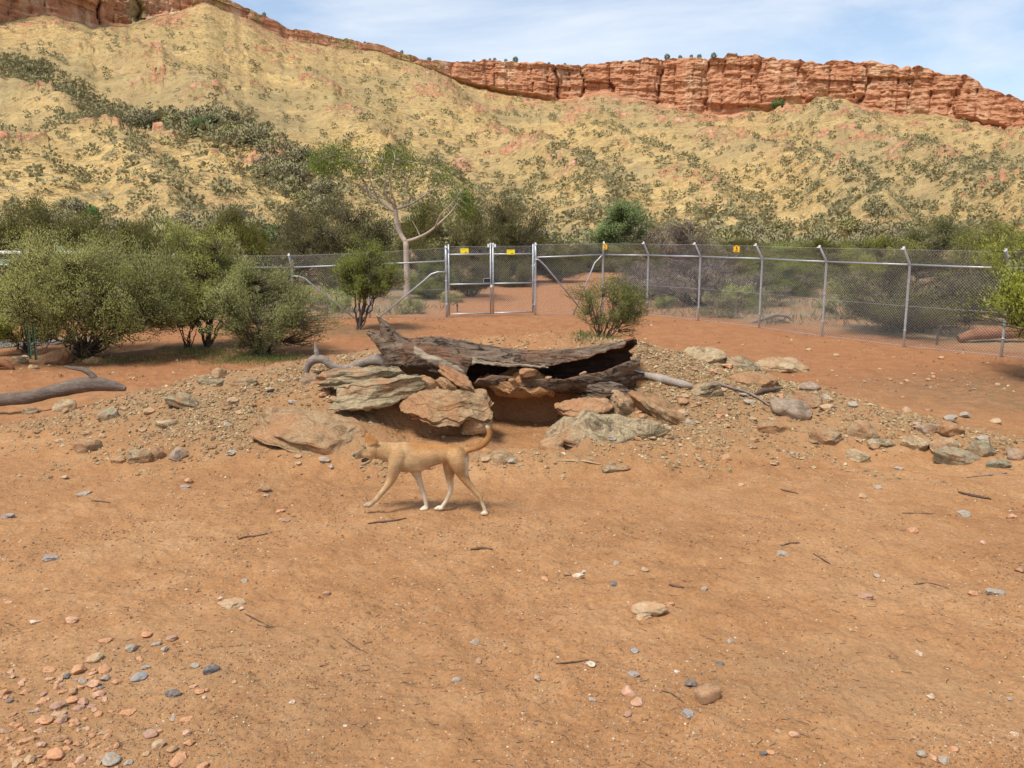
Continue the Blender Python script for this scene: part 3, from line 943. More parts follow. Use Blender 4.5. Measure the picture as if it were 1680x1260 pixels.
plant('shrub', bF, S[2] + [0, 0.4, 0], 'small thin bush with bare stems tucked beside the biggest left bush', 'bush', rz=2.0)
plant('shrub', bC, S[3], 'grey green rounded bush left of the hollow log with green herbs at its foot', 'bush', rz=0.9)
plant('shrub', bD, S[4], 'small tree like bush on a leaning dark stem in front of the fence', 'bush')
pE = np.array([1.28, 12.45, gz(1.28, 12.45)])
plant('shrub', bE, pE, 'small fan shaped bush growing on the mound behind the hollow log', 'bush', rz=0.0)
bG = bush_meshes('edge_bush', 17, 3.05, 3.3, lo=0.20, n_stem=16, n_twig=1200, lpt=30, leaf=0.06, lw=0.010, stem_r=0.03, spread=0.06, lump=0.3, leafmat='leaf_olive')
gx = pt(1765, 600, 14.6)
plant('shrub', bG, (gx[0], gx[1], gz(gx[0], gx[1])), 'yellow green bush cut by the right edge in front of the fence', 'bush', rz=0.5)
lx = hit(-25, 600)
plant('shrub', bF, lx + [0, 0, 0], 'thin stemmed bush at the left edge beside the brown rocks', 'bush', rz=4.0)

# --- trees and bushes beyond the fence
PROTO = {
    'mulga': [bush_meshes('mulga%d' % i, 30 + i, 4.0, 4.4, lo=0.10, n_stem=14, n_twig=950, lpt=34, leaf=0.115, lw=0.0155, stem_r=0.05, spread=0.12, lump=0.30, updir=0.9, leafmat='leaf_mulga', shell=0.5) for i in range(3)],
    'olive': [bush_meshes('acacia%d' % i, 40 + i, 3.2, 3.8, lo=0.05, n_stem=14, n_twig=850, lpt=30, leaf=0.105, lw=0.0155, stem_r=0.045, spread=0.11, lump=0.34, updir=0.6, leafmat='leaf_olive', shell=0.5) for i in range(2)],
    'purple': [bush_meshes('bare%d' % i, 50 + i, 3.0, 3.4, lo=0.10, n_stem=20, n_twig=1100, lpt=14, leaf=0.16, lw=0.006, stem_r=0.045, spread=0.09, lump=0.35, updir=0.5, leafmat='leaf_purple', shell=0.35) for i in range(2)],
    'low': [bush_meshes('saltbush%d' % i, 60 + i, 0.7, 1.2, lo=0.0, n_stem=10, n_twig=160, lpt=14, leaf=0.07, lw=0.012, stem_r=0.012, spread=0.05, lump=0.35, updir=0.4, leafmat='leaf_grey', shell=0.4) for i in range(2)],
    'green': [bush_meshes('rounded', 70, 5.0, 3.6, lo=0.25, n_stem=12, n_twig=700, lpt=24, leaf=0.16, lw=0.03, stem_r=0.08, spread=0.16, lump=0.38, updir=-0.1, leafmat='leaf_green', shell=0.4, trunk=0.2)],
}
PSIZE = {'mulga': (4.0, 4.4), 'olive': (3.2, 3.8), 'purple': (3.0, 3.4), 'low': (0.7, 1.2), 'green': (5.0, 3.6)}
BEYOND = [  # kind, px, Y, top py, width px, leaf override, label
    ('mulga', 55, 38, 322, 190, None, 'dark olive mulga bush at the far left behind the big bush'),
    ('mulga', 160, 41, 334, 170, None, 'brownish mulga bush right of the far left one'),
    ('mulga', -60, 36, 330, 180, None, 'dark mulga bush cut by the left edge'),
    ('mulga', 228, 43, 356, 100, None, 'low end of the dark mulga thicket at left'),
    ('olive', 300, 37, 372, 90, 'leaf_mulga', 'rounded olive bush above the tall forked bush'),
    ('olive', 300, 46, 350, 70, 'leaf_grey', 'small grey green bush behind the rounded olive one'),
    ('mulga', 378, 43, 334, 125, None, 'dark dome shaped mulga left of the orange soil gap'),
    ('mulga', 552, 42, 326, 190, None, 'widest dark dome of mulga left of the pale trunked tree'),
    ('mulga', 478, 44, 350, 66, None, 'small mulga leaning on the left of the widest dome'),
    ('mulga', 700, 46, 340, 120, None, 'mulga bush right behind the pale trunked tree'),
    ('mulga', 812, 42, 320, 150, None, 'tall brushy mulga above the double gate'),
    ('olive', 890, 52, 378, 70, 'leaf_mulga', 'low bush right of the brushy mulga over the gate'),
    ('green', 1020, 64, 320, 84, None, 'bright green rounded tree on the flat below the straw slope'),
    ('olive', 955, 56, 394, 120, 'leaf_mulga', 'dull olive bush behind the fence just right of the gate'),
    ('olive', 1050, 46, 392, 110, 'leaf_mulga', 'dull olive bush below the bright green tree'),
    ('purple', 1118, 52, 350, 130, None, 'bare purplish bush right of the bright green tree'),
    ('purple', 1150, 29.5, 412, 190, None, 'bare purple brown bush with a leaning dark trunk behind the fence'),
    ('purple', 1060, 33, 425, 120, None, 'bare purplish bush behind the small bush on the mound'),
    ('olive', 1222, 44, 388, 110, 'leaf_mulga', 'olive bush behind the second yellow fence sign'),
    ('olive', 1285, 34, 408, 135, 'leaf_dull', 'rounded olive bush behind the middle fence posts'),
    ('mulga', 1345, 47, 396, 120, 'leaf_mulga', 'bush with dark shade below it between two right posts'),
    ('olive', 1400, 50, 385, 110, 'leaf_dull', 'olive bush in the thicket above the right fence'),
    ('olive', 1455, 44, 382, 120, 'leaf_lime', 'yellow green bush in the thicket above the right fence'),
    ('mulga', 1545, 50, 362, 160, 'leaf_dull', 'tall rounded bush highest in the right thicket'),
    ('olive', 1640, 42, 358, 120, 'leaf_lime', 'yellow green bush behind the last fence post'),
    ('mulga', 1720, 38, 360, 160, 'leaf_lime', 'bush behind the fence cut by the right edge'),
    ('olive', 1505, 21.5, 404, 245, 'leaf_mulga', 'wide olive bush close behind the right fence with purple inner twigs'),
    ('purple', 1590, 24, 430, 150, None, 'bare purple bush close behind the last fence bay'),
    ('purple', 772, 34, 424, 92, 'leaf_mulga', 'dark stemmed bush seen through the left gate leaf'),
    ('olive', 845, 40, 420, 66, 'leaf_mulga', 'small olive bush seen through the right gate leaf'),
    ('olive', 702, 33, 424, 80, 'leaf_grey', 'grey green bush behind the fence left of the gate'),
    ('mulga', 915, 44, 402, 90, 'leaf_mulga', 'low mulga right behind the right gate post'),
    ('mulga', 430, 50, 372, 60, None, 'small mulga in the gap between the two dark domes'),
    ('olive', 560, 36, 408, 90, 'leaf_mulga', 'bush in shade behind the left part of the fence'),
    ('mulga', 625, 38, 398, 80, 'leaf_mulga', 'bush right under the pale trunked tree'),
    ('olive', 1000, 56, 396, 110, 'leaf_grey', 'grey green bush at the foot of the bright green tree'),
    ('purple', 1180, 60, 384, 130, 'leaf_grey', 'grey bush at the foot of the hill right of the bright green tree'),
    ('olive', 1300, 62, 392, 130, 'leaf_grey', 'grey green bush at the foot of the hill above the second sign'),
]
for i, (kd, px, Y, top, wpx, lm, lab) in enumerate(BEYOND):
    p = pt(px, top, Y)
    z0 = gz(p[0], p[1]) - 0.05
    p[2] = z0 + (p[2] - z0) * (0.82 if px < 460 else 0.92)
    Hh, Ww = max(0.8, p[2] - z0), wpx * Y / 1430.0
    pr = PROTO[kd][i % len(PROTO[kd])]
    s0 = PSIZE[kd]
    e = plant('tree' if kd == 'green' else 'bush', pr, (p[0], p[1], z0), lab, 'tree' if kd == 'green' else 'bush', rz=i * 1.7,
              scale=(Ww / s0[1] * 1.05, Ww / s0[1] * 1.05, Hh / s0[0] * 1.02), branch='trunk' if kd == 'green' else 'branches', leafmat=lm)

# low saltbush on the flat behind the fence
g = np.random.default_rng(5)
k = 0
FX = np.array([-30, -6, -1.8, 0.7, 2.6, 5.6, 8.4, 10.0, 16])
FYV = np.array([24, 24.2, 24.5, 25.8, 26.2, 24.6, 20.3, 17.6, 10])
for t in range(600):
    Y = 24 + 50 * g.uniform() ** 1.6
    X = g.uniform(-0.62, 0.62) * Y
    if Y < np.interp(X, FX, FYV) + 1.0 or abs(X - (0.6 + 0.14 * (Y - 26))) < 3.0:
        continue
    pr = PROTO['low'][t % 2]
    s = g.uniform(0.6, 1.5)
    dry = t % 3 == 0
    pxx = 840 + 1430 * X / Y
    zone = 'left of the gate' if pxx < 735 else ('seen through the gate' if pxx < 880 else ('behind the fence right of the gate' if pxx < 1140 else ('behind the middle fence posts' if pxx < 1350 else 'behind the last fence bays')))
    far_ = 'farther back ' if Y > 38 else ''
    big_ = 'larger ' if s > 1.1 else ''
    plant('saltbush', pr, (X, Y, gz(X, Y) - 0.03), ('%slow straw coloured tussock bush %s%s' if dry else '%slow grey green saltbush %s%s') % (big_, far_, zone), 'saltbush',
          ('%sdry tussocks %s%s' if dry else '%ssaltbushes %s%s') % (big_, far_, zone), rz=g.uniform(0, 6.3), scale=(s, s, s * g.uniform(0.6, 1.1)), leafmat='grass_dry' if dry else None)
    k += 1
    if k >= 110:
        break

# --- pale trunked gum tree
def gum():
    Y0 = 31.0
    g = np.random.default_rng(77)
    base = pt(668, 470, Y0)
    zb = gz(base[0], base[1])
    root = empty('gum_tree', (base[0], base[1], zb), label='pale trunked gum tree with open spreading crown behind the fence', cat='tree')
    o0 = np.array([base[0], base[1], zb])

    def P(l):
        return np.array([pt(x, y, Y0 + dy) - o0 for x, y, dy in l])

    def smooth(a, n=14):
        t = np.linspace(0, 1, len(a))
        tt = np.linspace(0, 1, n)
        c = np.stack([np.interp(tt, t, a[:, i]) for i in range(3)], 1)
        for _ in range(2):
            c[1:-1] = (c[:-2] + 2 * c[1:-1] + c[2:]) / 4
        return c
    limbs = [
        ([(667, 520, 0), (668, 470, 0), (667, 432, 0), (666, 396, 0)], 4.9, 4.2),
        ([(666, 398, 0), (657, 385, 0.1), (651, 368, 0.1), (650, 352, 0.1), (648, 343, 0.1)], 3.9, 3.1),
        ([(649, 348, 0.1), (636, 338, 0.2), (620, 326, 0.3), (605, 318, 0.4), (592, 303, 0.5), (575, 298, 0.6), (548, 296, 0.8)], 2.6, 0.7),
        ([(604, 318, 0.4), (600, 300, 0.3), (588, 285, 0.2), (572, 270, 0.2), (556, 255, 0.1)], 1.6, 0.5),
        ([(620, 326, 0.3), (610, 305, 0.0), (606, 290, -0.2), (600, 268, -0.4)], 1.3, 0.4),
        ([(649, 344, 0.1), (643, 332, 0), (632, 322, -0.3), (628, 308, -0.5), (636, 290, -0.6), (628, 262, -0.7)], 2.0, 0.5),
        ([(649, 344, 0.1), (648, 330, -0.2), (641, 318, -0.4), (640, 290, -0.5), (648, 262, -0.6)], 1.7, 0.5),
        ([(649, 343, 0.1), (668, 338, 0.3), (685, 329, 0.5), (702, 316, 0.7), (722, 306, 0.8), (732, 294, 0.9)], 2.2, 0.6),
        ([(700, 317, 0.7), (712, 300, 0.6), (708, 282, 0.5)], 1.1, 0.4),
        ([(668, 338, 0.3), (664, 318, 0.5), (668, 296, 0.6), (662, 270, 0.7)], 1.2, 0.4),
        ([(667, 396, 0), (684, 391, -0.2), (700, 384, -0.3), (714, 373, -0.5), (730, 358, -0.6), (744, 345, -0.6), (752, 328, -0.6)], 2.6, 0.7),
        ([(714, 373, -0.5), (722, 352, -0.8), (738, 338, -0.9), (758, 312, -1.0)], 1.2, 0.4),
        ([(690, 388, -0.2), (682, 372, -0.1), (676, 362, 0)], 0.8, 0.3),
    ]
    mbt, mbl, ends = MB(), MB(), []
    for i, (l, r0, r1) in enumerate(limbs):
        p = smooth(P(l))
        r = np.linspace(r0, r1, len(p)) * mpp(Y0) * 1.04
        (mbt if i < 2 else mbl).tube(p, r, 10 if i < 2 else 7)
        if i >= 2:
            ends.append(p)
    obj('trunk', mbt.mesh('gum_trunk', M['gum_bark']), root)
    # twigs and leaf sprays
    clusters = [(520, 262, 14, 17), (545, 248, 24, 12), (535, 275, 20, 14), (566, 262, 18, 12), (590, 248, 26, 10), (612, 262, 20, 12), (596, 276, 20, 12), (575, 284, 14, 10), (640, 252, 20, 10), (664, 250, 18, 10), (655, 266, 20, 9), (632, 276, 18, 9),
                (682, 262, 12, 8), (715, 280, 20, 14), (740, 292, 18, 12), (700, 296, 14, 12), (757, 310, 12, 12), (764, 330, 14, 18), (770, 345, 9, 14), (750, 322, 10, 12), (690, 345, 16, 12), (720, 335, 16, 12), (672, 300, 18, 16), (625, 300, 18, 12), (735, 372, 10, 8)]
    dens = [26, 22, 20, 12, 10, 8, 8, 4, 11, 13, 6, 5, 4, 5, 4, 3, 9, 22, 13, 7, 2, 2, 2, 2, 1]
    allp = np.concatenate([e[4:] for e in ends])
    TW = []
    for (cx, cy, rx, ry), n in zip(clusters, dens):
        for _ in range(n):
            q = P([(cx + g.normal(0, rx * 0.55), cy + g.normal(0, ry * 0.55), g.normal(0, 0.55))])[0]
            TW.append(q)
    TW = np.array(TW)
    d = np.linalg.norm(TW[:, None] - allp[None], axis=2)
    a0 = allp[np.argmin(d, 1)]
    tw = bezier(a0, (a0 + TW) / 2 + g.normal(0, 0.12, TW.shape) + [0, 0, 0.08], TW, 5)
    V, Fq = tubes(tw, np.full((len(TW), 1), 0.013) * np.linspace(1, 0.35, 5)[None], 3)
    mbl.add(V, Fq)
    obj('branches', mbl.mesh('gum_limbs', M['gum_bark']), root)
    m, lpt = len(TW), 40
    t = g.uniform(0.55, 1.02, (m, lpt))
    Pp = tw[:, 2][:, None] * (1 - t[..., None]) + TW[:, None] * t[..., None] + g.normal(0, 0.15, (m, lpt, 3))
    D = g.normal(0, 0.6, (m, lpt, 3)) + [0, 0, -0.75]
    D /= np.linalg.norm(D, axis=2, keepdims=True)
    V, Fq = leaf_quads(Pp.reshape(-1, 3), D.reshape(-1, 3), 0.115, 0.016, g)
    tint = np.clip(0.5 + 0.2 * g.normal(size=(m, 1)) + 0.18 * g.normal(size=(m, lpt)), 0, 1)
    obj('foliage', mesh('gum_foliage', V, Fq, M['leaf_gum'], False, attrs={'tint': np.repeat(tint.ravel(), 4)}), root)


gum()


# --- shrubs on the hillside
def hill_shrub(seed, H, W, leafmat, n=150, size=0.36, trunk=True):
    g = np.random.default_rng(seed)
    d = g.normal(size=(n, 3))
    d /= np.linalg.norm(d, axis=1, keepdims=True)
    r = g.uniform(0.2, 1.0, n) ** 0.5 * (1 + 0.35 * noise(d * 2.2 + seed, seed))
    P = np.stack([d[:, 0] * r * W / 2, d[:, 1] * r * W / 2, H * 0.46 + d[:, 2] * r * H * 0.46 * np.where(d[:, 2] > 0, 1.0, 0.78)], 1)
    D = d + g.normal(0, 0.5, (n, 3)) + [0, 0, 0.4]
    D /= np.linalg.norm(D, axis=1, keepdims=True)
    outd = d * 0.7 + [0, 0, 0.6]
    V, F = leaf_quads(P, D, size, size * 0.26, g, outd)
    tint = np.repeat(np.clip(g.normal(0.5, 0.14, n), 0, 1), 4)
    mb = MB()
    k = 5
    tips = P[g.choice(n, k, False)]
    b0 = np.zeros((k, 3)) + [0, 0, -0.3]
    Vt, Ft = tubes(bezier(b0, tips * [0.3, 0.3, 0.4], tips, 4), np.array([[0.07, 0.055, 0.04, 0.02]] * k), 3)
    nv = len(V)
    VV = np.concatenate([V, Vt])
    FF = np.concatenate([F, Ft + nv])
    mi = np.concatenate([np.zeros(len(F), int), np.ones(len(Ft), int)])
    tint = np.concatenate([tint, np.full(len(Vt), 0.5)])
    me = mesh('hill_shrub', VV, FF, [M[leafmat], M['stem']], True, midx=mi, attrs={'tint': tint})
    q = V[F]
    gn = np.cross(q[:, 1] - q[:, 0], q[:, 3] - q[:, 0])
    gn /= np.linalg.norm(gn, axis=1, keepdims=True) + 1e-12
    o_ = outd / (np.linalg.norm(outd, axis=1, keepdims=True) + 1e-9)
    if np.mean(np.sum(gn * o_, 1)) < 0:
        me.flip_normals()
        gn = -gn
    nn = np.concatenate([np.repeat(gn * 0.4 + o_ * 0.8, 4, 0), np.zeros((len(Vt), 3))])
    me.normals_split_custom_set_from_vertices(nn.tolist())
    return me


HS = [hill_shrub(200 + i, 3.0, 3.2 + 0.3 * i, 'leaf_hill', 900, 0.42) for i in range(5)]
HSD = [hill_shrub(220 + i, 3.2, 3.4, 'leaf_dark', 900, 0.42) for i in range(2)]


def gully(xp, t):
    """closeness (0..1) to the wooded gully on the left slope"""
    line = np.interp(t, [0.05, 0.2, 0.35, 0.5, 0.62, 0.75], [640, 520, 400, 240, 130, 30])
    w = np.interp(t, [0.05, 0.3, 0.6, 0.8], [120, 75, 70, 55])
    return np.exp(-((xp - line) / w) ** 2) * sm(0.9, 0.72, t)


def scatter_hill():
    g = np.random.default_rng(99)
    N = 30000
    xp = g.uniform(-60, 1740, N)
    t = g.uniform(0.0, 0.985, N)
    x, y, z = hill_point(xp, t)
    gl = gully(xp, t)
    nz = n2(x, y, 0.018, 3, 61)
    nz2 = n2(x, y, 0.06, 2, 62)
    dens = 0.30 + 0.30 * sm(0.75, 0.05, t) + 0.28 * sm(0.05, 0.6, nz) + 0.2 * sm(0.2, 0.8, nz2)
    dens = dens + 0.25 * sm(0.16, 0.0, t) + 0.12 * sm(950, 1250, xp) * sm(0.95, 0.5, t)
    dens = np.where(xp < 560, dens * 0.55 + 2.1 * gl ** 1.8 * sm(0.06, 0.2, t) + 0.22 * sm(0.26, 0.08, t), dens)
    depth = y / 350.0
    keep = g.uniform(size=N) < np.clip(dens, 0, 2.2) * 0.38
    xp, t, x, y, z, gl = (a[keep] for a in (xp, t, x, y, z, gl))
    n = len(xp)
    s = g.uniform(0.5, 1.05, n) * np.where(g.uniform(size=n) < 0.6, 0.5, 1.0) * (1 + 0.9 * gl ** 2 * sm(0.12, 0.36, t)) * np.where(t > 0.5, 0.9, 1.0) * np.where((xp < 560) & (t < 0.5), 1.1, 1.0) * np.where(xp > 600, 1.2, 1.0)
    size = s / y
    order = np.argsort(-size)
    rz = g.uniform(0, 6.28, n)
    kind = g.integers(0, 5, n)
    dark = g.uniform(size=n) < 0.035
    for i in order[:285]:
        sz = 'big' if s[i] > 1.15 else ('middling' if s[i] > 0.8 else 'small')
        if gl[i] > 0.35:
            part = 'upper' if xp[i] < 200 else ('middle' if xp[i] < 360 else 'lower')
            lab, gr = sz + ' grey green tree crowded in the %s part of the left gully band' % part, sz + ' trees in the %s left gully' % part
        elif t[i] < 0.3 and xp[i] < 560:
            part = 'near the left edge' if xp[i] < 170 else ('above the big left bush' if xp[i] < 340 else 'left of the gum tree')
            lab, gr = sz + ' rounded grey bush low on the slope ' + part, sz + ' slope bushes ' + part
        elif t[i] < 0.35:
            part = 'above the gate' if xp[i] < 900 else ('behind the bright green tree' if xp[i] < 1130 else ('above the middle fence posts' if xp[i] < 1400 else 'above the last fence bays'))
            lab, gr = sz + ' grey bush near the foot of the straw slope ' + part, sz + ' bushes at the foot of the range ' + part
        else:
            part = 'left of the gum tree' if xp[i] < 620 else ('above the gate' if xp[i] < 1000 else 'under the red cliff')
            lab, gr = sz + ' grey shrub scattered high on the straw slope ' + part, sz + ' shrubs high on the range ' + part
        if dark[i]:
            lab, gr = lab.replace('grey green', 'dark green').replace('grey', 'dark green'), 'dark green ' + gr
        me = HSD[kind[i] % 2] if dark[i] else HS[kind[i]]
        o = obj('hillside_shrub', me, None, (x[i], y[i], z[i] - 0.15), (0, 0, rz[i]), (s[i], s[i], s[i] * g.uniform(0.75, 1.15)))
        tag(o, lab, 'shrub', gr)
    rest = order[285:]
    # the remainder as one mass
    MV, MF, MT = [], [], []
    base = 0
    protos = []
    for i in range(5):
        gg = np.random.default_rng(300 + i)
        m = 44
        d = gg.normal(size=(m, 3))
        d /= np.linalg.norm(d, axis=1, keepdims=True)
        r = gg.uniform(0.3, 1, m) ** 0.6 * (1 + 0.3 * noise(d * 2 + i, i))
        P = np.stack([d[:, 0] * r * 1.6, d[:, 1] * r * 1.6, 1.25 + d[:, 2] * r * 1.25], 1)
        D = d + gg.normal(0, 0.5, (m, 3)) + [0, 0, 0.4]
        D /= np.linalg.norm(D, axis=1, keepdims=True)
        V, F = leaf_quads(P, D, 0.90, 0.36, gg, d * 0.7 + [0, 0, 0.6])
        protos.append((V, F, np.repeat(np.clip(gg.normal(0.5, 0.15, m), 0, 1), 4)))
    for i in rest:
        V, F, T = protos[kind[i]]
        c, s_ = math.cos(rz[i]), math.sin(rz[i])
        W = np.stack([(V[:, 0] * c - V[:, 1] * s_) * s[i] + x[i], (V[:, 0] * s_ + V[:, 1] * c) * s[i] + y[i], V[:, 2] * s[i] + z[i] - 0.1], 1)
        MV.append(W)
        MF.append(F + base)
        MT.append(np.clip(T - (0.3 if dark[i] else 0), 0, 1))
        base += len(V)
    me = mesh('hillside_scrub', np.concatenate(MV), np.concatenate(MF), M['leaf_hill'], False, attrs={'tint': np.concatenate(MT)})
    tag(obj('hillside_scrub', me), 'far grey scrub dotted over the straw slopes', kind='stuff')
    print('hill shrubs', n)


scatter_hill()

# trees standing on the rim against the sky, and one at the foot of the cliff
RIM = [(845, 1.0), (812, 0.6), (830, 0.6), (778, 0.6), (803, 0.5), (706, 0.7), (660, 0.55), (602, 0.45), (1093, 1.0), (1114, 0.7), (1131, 0.6), (1145, 0.75), (1169, 1.0), (900, 0.5), (925, 0.5), (1205, 0.4), (440, 0.6)]
for i, (px, s) in enumerate(RIM):
    j = int(np.argmin(np.abs(HCOLS - px)))
    big = s >= 1.0
    labs = {845: 'largest dark tree on the skyline above the left end of the cliffs', 1093: 'dark tree on the skyline left of the lone round one', 1169: 'lone round tree on the skyline above the red cliff'}
    o = obj('skyline_tree', HSD[i % 2], None, (RIMX[j], RIMY[j] + 1.5, RIMZ[j] - 0.6), (0, 0, i), (s * 1.15, s * 1.15, s * 1.35))
    if big:
        tag(o, labs[px], 'tree', 'trees along the skyline')
    else:
        tag(o, 'small dark shrub on the skyline of the range', 'shrub', 'shrubs along the skyline')
x, y, z = hill_point(1276, 0.975)
tag(obj('hillside_tree', HSD[0], None, (float(x), float(y), float(z) - 0.3), (0, 0, 2), (2.6, 2.6, 2.2)), 'big dark green tree at the foot of the red cliff', 'tree')
x, y, z = hill_point(138, 0.17)
tag(obj('hillside_tree', HSD[1], None, (float(x), float(y), float(z) - 0.1), (0, 0, 1), (0.85, 0.85, 1.0)), 'dark glossy green tree standing alone on the left slope', 'tree')


# ------------------------------------------------------------------ grass and herbs
def blades(name, pts, n_per, h, w, spread, mats, seed, lean=0.45):
    g = np.random.default_rng(seed)
    C = np.repeat(np.asarray(pts, float), n_per, 0)
    C[:, :2] += g.normal(0, spread, (len(C), 2))
    C[:, 2] = terrain(C[:, 0], C[:, 1]) - 0.004
    D = np.stack([g.normal(0, lean, len(C)), g.normal(0, lean, len(C)), np.full(len(C), 1.0)], 1)
    D /= np.linalg.norm(D, axis=1, keepdims=True)
    V, F = leaf_quads(C, D, h, w, g)
    return mesh(name, V, F, M[mats], False, attrs={'tint': np.repeat(np.clip(g.normal(0.5, 0.25, len(C)), 0, 1), 4)})


g = np.random.default_rng(17)
gp = []
for (cx, cy, rx, ry, n) in [(410, 592, 55, 6, 170), (460, 588, 30, 6, 70), (330, 580, 60, 6, 100), (200, 592, 60, 6, 60), (960, 552, 22, 5, 24), (1015, 553, 30, 4, 22)]:
    for _ in range(n):
        gp.append(hit(cx + g.normal(0, rx * 0.6), cy + g.normal(0, ry * 0.6)))
tag(obj('grass', blades('grass', gp, 9, 0.085, 0.006, 0.06, 'grass_green', 1)), 'short green herbs under the bushes', kind='stuff')
gp = []
for _ in range(2600):
    Y = 20 + 45 * g.uniform() ** 1.4
    X = g.uniform(-0.62, 0.62) * Y
    if Y < np.interp(X, FX, FYV) + 0.2 or abs(X - (0.6 + 0.14 * (Y - 26))) < 3.2:
        continue
    if n2(np.array([X]), np.array([Y]), 0.25, 2, 71)[0] < -0.25:
        continue
    gp.append((X, Y, 0))
tag(obj('dry_grass', blades('dry_grass', gp, 9, 0.30, 0.014, 0.22, 'grass_dry', 2, 0.55)), 'dry grass and weeds on the flat behind the fence', kind='stuff')

# ------------------------------------------------------------------ rocks
def ico(sub):
    t = (1 + 5 ** 0.5) / 2
    V = [(-1, t, 0), (1, t, 0), (-1, -t, 0), (1, -t, 0), (0, -1, t), (0, 1, t), (0, -1, -t), (0, 1, -t), (t, 0, -1), (t, 0, 1), (-t, 0, -1), (-t, 0, 1)]
    F = [(0, 11, 5), (0, 5, 1), (0, 1, 7), (0, 7, 10), (0, 10, 11), (1, 5, 9), (5, 11, 4), (11, 10, 2), (10, 7, 6), (7, 1, 8), (3, 9, 4), (3, 4, 2), (3, 2, 6), (3, 6, 8), (3, 8, 9), (4, 9, 5), (2, 4, 11), (6, 2, 10), (8, 6, 7), (9, 8, 1)]
    V = [np.array(v) / np.linalg.norm(v) for v in V]
    for _ in range(sub):
        cache, F2 = {}, []

        def midp(a, b):
            kk = (min(a, b), max(a, b))
            if kk not in cache:
                v = V[a] + V[b]
                V.append(v / np.linalg.norm(v))
                cache[kk] = len(V) - 1
            return cache[kk]
        for a, b, c in F:
            ab, bc, ca = midp(a, b), midp(b, c), midp(c, a)
            F2 += [(a, ab, ca), (b, bc, ab), (c, ca, bc), (ab, bc, ca)]
        F = F2
    return np.array(V), np.array(F)


ICO = {k_: ico(k_) for k_ in (1, 2, 3, 4, 5)}


def rock_shape(seed, dims, kind='boulder', sub=4, rough=0.05, cuts=9, box=0.0):
    """unit rock scaled to dims (w, d, h)"""
    g = np.random.default_rng(seed)
    V, F = ICO[sub]
    V = V.copy()
    if kind == 'slab':
        rr = np.linalg.norm(V[:, :2], axis=1) + 1e-9
        V[:, 2] = np.sign(V[:, 2]) * np.abs(V[:, 2]) ** 0.55
        V[:, :2] *= (np.minimum(1.0, rr * 1.25) / rr)[:, None]
        ang = np.arctan2(V[:, 1], V[:, 0])
        V[:, :2] *= (1 + 0.16 * noise(np.stack([np.cos(ang) * 1.4 + seed, np.sin(ang) * 1.4, 0 * ang], 1), seed))[:, None]
    elif kind == 'lens':
        V[:, 2] = np.sign(V[:, 2]) * np.abs(V[:, 2]) ** 1.15
    for i in range(cuts):
        n = g.normal(size=3) * ([1, 1, 0.35] if kind == 'slab' else [1, 1, 1])
        n /= np.linalg.norm(n)
        d = g.uniform(0.62, 0.88)
        e = V @ n - d
        V = V - np.where(e > 0, e, 0)[:, None] * n * 0.93
    if kind == 'block':
        V = np.sign(V) * np.abs(V) ** 0.45
        V /= np.abs(V).max()
    V = V * (1 + (0.16 if kind != 'block' else 0.06) * fbm(V * 1.3 + seed * 3.1, 2, seed))[:, None]
    V = V * np.array(dims) / 2
    sz = max(dims)
    if sub >= 3:
        if kind in ('slab', 'lens'):
            lay = np.round(V[:, 2] / (0.13 * dims[2]) + 0.7 * noise(V / sz * 3 + seed, seed + 4))
            st = _hash(lay, lay * 0, lay * 0, seed) * 2 - 1
            V[:, :2] *= (1 + 0.055 * st)[:, None]
            V[:, 2] += dims[2] * 0.10 * fbm(V / sz * [9, 9, 2] + seed, 4, seed + 1)
        nrm = V / (np.linalg.norm(V, axis=1, keepdims=True) + 1e-9)
        V = V + nrm * (min(dims) * rough * fbm(V / min(dims) * 1.6 + seed, 4, seed + 2))[:, None]
    return V, F


def rock(label, c, dims, mat_, seed, kind='slab', rz=0.0, roll=0.0, tilt=0.0, name='rock', cat='rock', group=None, sub=4, rough=0.05, cuts=9):
    V, F = rock_shape(seed, dims, kind, sub, rough, cuts)
    me = mesh(name, V, F, M[mat_], True)
    try:
        me.set_sharp_from_angle(angle=R(42))
    except Exception:
        pass
    o = obj(name, me, None, c)
    o.rotation_mode = 'ZYX'
    o.rotation_euler = (tilt, -roll, rz)
    return tag(o, label, cat, group)


